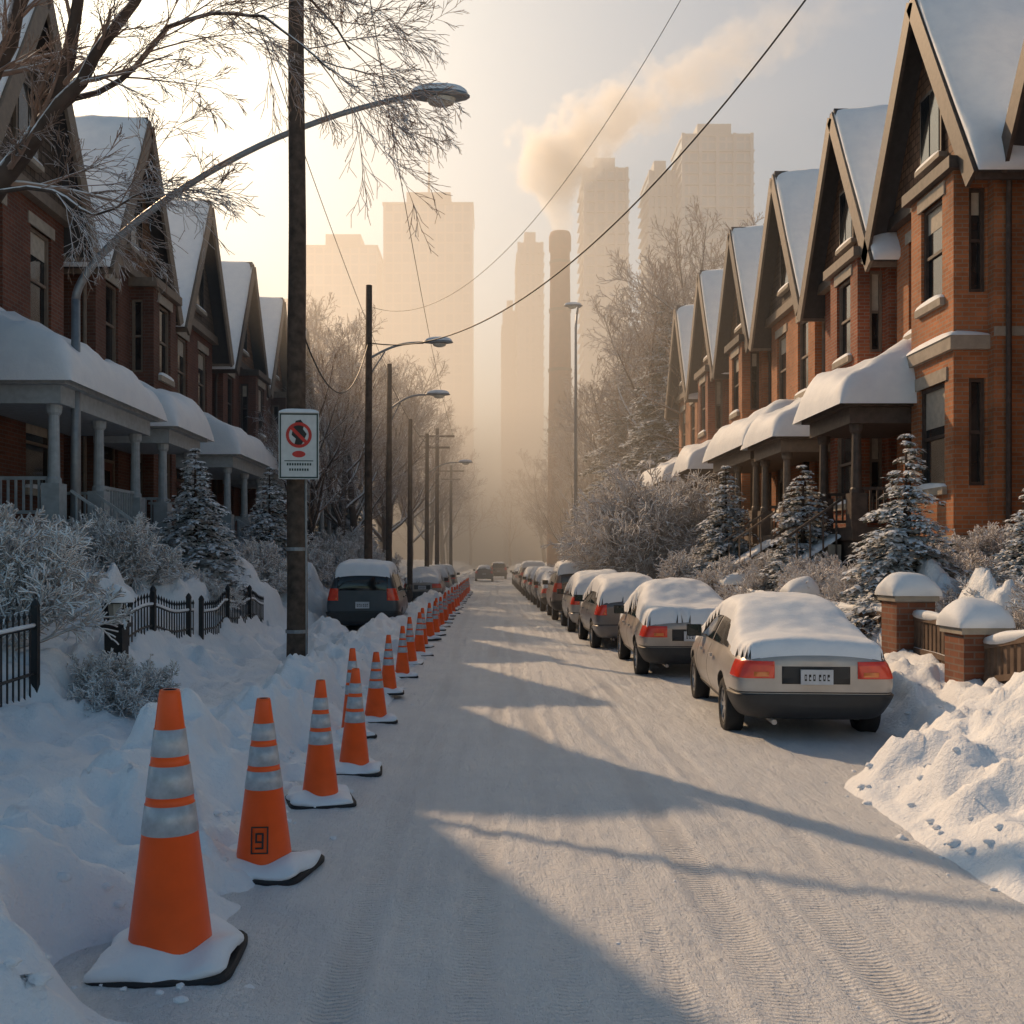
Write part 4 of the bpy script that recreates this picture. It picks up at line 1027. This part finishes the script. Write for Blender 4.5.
for i,(x,y,rx,ry,h) in enumerate([(6.4,14.7,.8,1.0,.75),(6.35,12.5,.6,.9,.8),(6.3,9.6,.8,1.3,.6),(6.6,16.8,.9,1.1,.75),(6.8,19,1,1.2,.7),(-5.7,15.2,.8,1.5,.6),(-5.8,18.5,.8,1.6,.6),(-5.6,22.5,.9,1.8,.8),(-5.6,9.0,.7,1.3,.5),
    (-5.3,27.5,1,2,.9),(5.0,21,.6,2.2,.35),(5.0,28,.7,2.5,.4),(4.6,8.0,.7,.8,.25),(4.0,7.0,.5,.6,.15),(-3.6,22,.6,1.3,.45),(-2.4,13,.4,1.2,.25),(-3.4,18.8,.7,1.2,.35),(-2.6,8.2,.5,1.0,.22),(-2.3,10.2,.4,.8,.22),(5.1,12.6,.4,1.1,.25),(5.2,15.6,.4,1.5,.3),(7.4,13,.9,1,.6),(-2.4,6.6,.4,.8,.15)]): mound(x,y,rx,ry,h,i*1.37)
x,y=-4.65,12.4; z=gz(x,y)-.1
e=empty('garden_lantern',(x,y,z)); mb=MB()
mb.box(-.11,.11,-.11,.11,0,.75); mb.box(-.15,.15,-.15,.15,.75,.80)
for a in (-1,1):
    for b in (-1,1): mb.beam((a*.10,b*.10,.80),(a*.13,b*.13,1.05),.02,.02)
mb.lathe([(.19,1.05),(.17,1.09),(.05,1.2),(.02,1.26)],4,0)
obj('lantern',mb.mesh('lantern',[M_iron]),e)
mb=MB(); mb.lathe([(.085,.80),(.11,1.04)],8,0); obj('lantern_glass',mb.mesh('lg',[M_lens]),e)
mb=MB(); mb.lathe([(.21,1.06),(.22,1.09),(.17,1.17),(.08,1.26),(.001,1.29)],14,0); obj('snow_cap',mb.mesh('lsn',[M_snowcap],True),e)

# ------------------------------------------------------------ stack, skyline
SY=100.0; SX=70/995*SY; SZ=2+327/995*SY
e=empty('brick_smokestack',(SX,SY,0)); mb=MB()
mb.lathe([(1.35,0),(.98,SZ-2),(1.12,SZ-1.8),(1.12,SZ-.4),(.98,SZ),(.8,SZ),(.75,SZ-6)],28,0)
for z in (SZ-3.2,SZ-8,SZ-14,SZ-20): mb.lathe([(1.01+.0127*(SZ-z),z),(1.04+.0127*(SZ-z),z+.3)],28,1)
M_stack=brickmat('stack_brick',(.26,.085,.05),(.19,.06,.04),(.15,.09,.07))
obj('stack_shaft',mb.mesh('shaft',[M_stack,M_iron],True),e)
def tower(x0,x1,y,z,d=24,slab=True,top=0,floors=3.6):
    e=empty('office_tower',((x0+x1)/2,y,0)); w=(x1-x0)/2; mb=MB()
    mb.box(-w,w,0,d,0,z,0)
    sn=MB()
    if slab:
        k=int(z/floors)
        for i in range(6,k): sn.box(-w-.9,w+.9,-.9,d+.9,i*floors,i*floors+.45)
        for j in range(5): 
            xx=-w+ (2*w)*j/4; sn.box(xx-.5,xx+.5,-.95,-.05,10,z)
    sn.box(-w*.5,w*.5,4,d-4,z+.01,z+5); sn.box(-w-.3,w+.3,-.3,d+.3,z-.8,z-.0)
    if top: sn.tube([(0,6,z+5),(0,6,z+5+top)],[.5,.15],6)
    obj('curtain_wall',mb.mesh('cw',[M_tg]),e); obj('floor_slabs',sn.mesh('sl',[M_conc]),e)
tower(62,84,320,139,20); tower(53,61,330,131,20); tower(32,46,335,134,20); tower(10,18,345,112); tower(5,9.5,360,92)
tower(-37,-6,345,126,26,False,16); tower(-62,-38,335,108,24,False); tower(-90,-66,350,90); tower(90,110,380,110)

# ------------------------------------------------------------ smoke
def smoke():
    m=bpy.data.materials.new('smoke_volume'); m.use_nodes=True; nt=m.node_tree; nt.nodes.clear()
    out=N(nt,'ShaderNodeOutputMaterial'); pv=N(nt,'ShaderNodeVolumeScatter'); L(nt,pv.outputs[0],out.inputs['Volume'])
    co=objco(nt)
    nz=noise_n(nt,co,.18,4,.62)
    vs=N(nt,'ShaderNodeVectorMath',operation='SUBTRACT'); L(nt,nz.outputs['Color'],vs.inputs[0]); vs.inputs[1].default_value=(.5,.5,.5)
    sep0=N(nt,'ShaderNodeSeparateXYZ'); L(nt,co,sep0.inputs[0])
    amp=N(nt,'ShaderNodeMapRange'); L(nt,sep0.outputs[2],amp.inputs[0]); amp.inputs[1].default_value=0; amp.inputs[2].default_value=12; amp.inputs[3].default_value=1.2; amp.inputs[4].default_value=18
    sc=N(nt,'ShaderNodeVectorMath',operation='SCALE'); L(nt,vs.outputs[0],sc.inputs[0]); L(nt,amp.outputs[0],sc.inputs[3])
    ad=N(nt,'ShaderNodeVectorMath',operation='ADD'); L(nt,co,ad.inputs[0]); L(nt,sc.outputs[0],ad.inputs[1])
    sp=N(nt,'ShaderNodeSeparateXYZ'); L(nt,ad.outputs[0],sp.inputs[0])
    H=36.0
    t=mathn(nt,'DIVIDE',sp.outputs[2],H,clamp=True)
    def curve(pts,scale):
        r=N(nt,'ShaderNodeValToRGB'); L(nt,t,r.inputs[0]); els=r.color_ramp.elements
        while len(els)<len(pts): els.new(.5)
        for e_,(p,v) in zip(els,pts): e_.position=p; e_.color=(v,v,v,1)
        return mathn(nt,'MULTIPLY',r.outputs[0],scale)
    xc=mathn(nt,'SUBTRACT',curve([(0,.1),(.12,.09),(.25,.08),(.36,.11),(.5,.27),(.65,.46),(.8,.68),(1,1.0)],50),5.0)
    rr=curve([(0,.17),(.12,.34),(.25,.66),(.36,.86),(.5,.82),(.65,.78),(.8,.80),(1,.9)],9)
    dn=curve([(0,1),(.3,1),(.45,.7),(.65,.40),(.85,.16),(1,.0)],1.0)
    dx=mathn(nt,'SUBTRACT',sp.outputs[0],xc)
    d=mathn(nt,'SQRT',mathn(nt,'ADD',mathn(nt,'MULTIPLY',dx,dx),mathn(nt,'MULTIPLY',sp.outputs[1],sp.outputs[1])))
    q=mathn(nt,'DIVIDE',mathn(nt,'SUBTRACT',rr,d),rr)
    q=mathn(nt,'MULTIPLY',q,4.0,clamp=True)
    above=mathn(nt,'GREATER_THAN',sep0.outputs[2],0.0)
    q=mathn(nt,'MULTIPLY',mathn(nt,'MULTIPLY',q,dn),mathn(nt,'MULTIPLY',above,.36))
    L(nt,q,pv.inputs['Density']); pv.inputs['Color'].default_value=(1,.99,.98,1); pv.inputs['Anisotropy'].default_value=.6
    mb=MB(); mb.box(-14,52,-12,12,0,40)
    s=SY/150
    obj('smoke_plume',mb.mesh('smoke',[m]),None,(SX,SY,SZ-.2),(0,0,0),s)
smoke()
def haze(name,b,dens,g,c):
    m=bpy.data.materials.new('winter_haze'); m.use_nodes=True; nt=m.node_tree; nt.nodes.clear()
    out=N(nt,'ShaderNodeOutputMaterial'); v=N(nt,'ShaderNodeVolumeScatter'); L(nt,v.outputs[0],out.inputs['Volume'])
    v.inputs['Color'].default_value=(*c,1); v.inputs['Density'].default_value=dens; v.inputs['Anisotropy'].default_value=g
    mb=MB(); mb.box(*b)
    obj(name,mb.mesh('haze',[m]))
haze('haze',(-350,350,26,900,-.5,40),.0105,.55,(1,.97,.94))

# ------------------------------------------------------------ light
AZ,EL=31,33
w=bpy.data.worlds.new('World'); scene.world=w; w.use_nodes=True; nt=w.node_tree
bg=nt.nodes['Background']; sky=N(nt,'ShaderNodeTexSky'); sky.sky_type='NISHITA'; sky.sun_disc=False
sky.sun_elevation=R(EL); sky.sun_rotation=R(-AZ); sky.air_density=1.0; sky.dust_density=1.8; sky.ozone_density=1.0
tint=N(nt,'ShaderNodeMix',data_type='RGBA',blend_type='MULTIPLY'); tint.inputs[0].default_value=1; tint.inputs[7].default_value=(.86,1.0,.93,1)
L(nt,sky.outputs[0],tint.inputs[6]); L(nt,tint.outputs[2],bg.inputs[0]); bg.inputs[1].default_value=.105
sd=bpy.data.lights.new('Sun','SUN'); sd.energy=5; sd.angle=R(.6); sd.color=(1,.645,.36)
so=obj('sun',sd)
dvec=Vector((-math.sin(R(AZ))*math.cos(R(EL)),math.cos(R(AZ))*math.cos(R(EL)),math.sin(R(EL))))
so.rotation_euler=dvec.to_track_quat('Z','Y').to_euler(); so.location=dvec*100
cd=bpy.data.cameras.new('Camera'); cam=obj('Camera',cd,None,(0,0,2.0),(R(90),0,0))
cd.sensor_width=36; cd.lens=35; cd.shift_x=.0215; cd.shift_y=.047; cd.clip_end=6000; cd.clip_start=.05
scene.camera=cam
scene.view_settings.view_transform='Standard'; scene.view_settings.look='None'; scene.view_settings.exposure=0
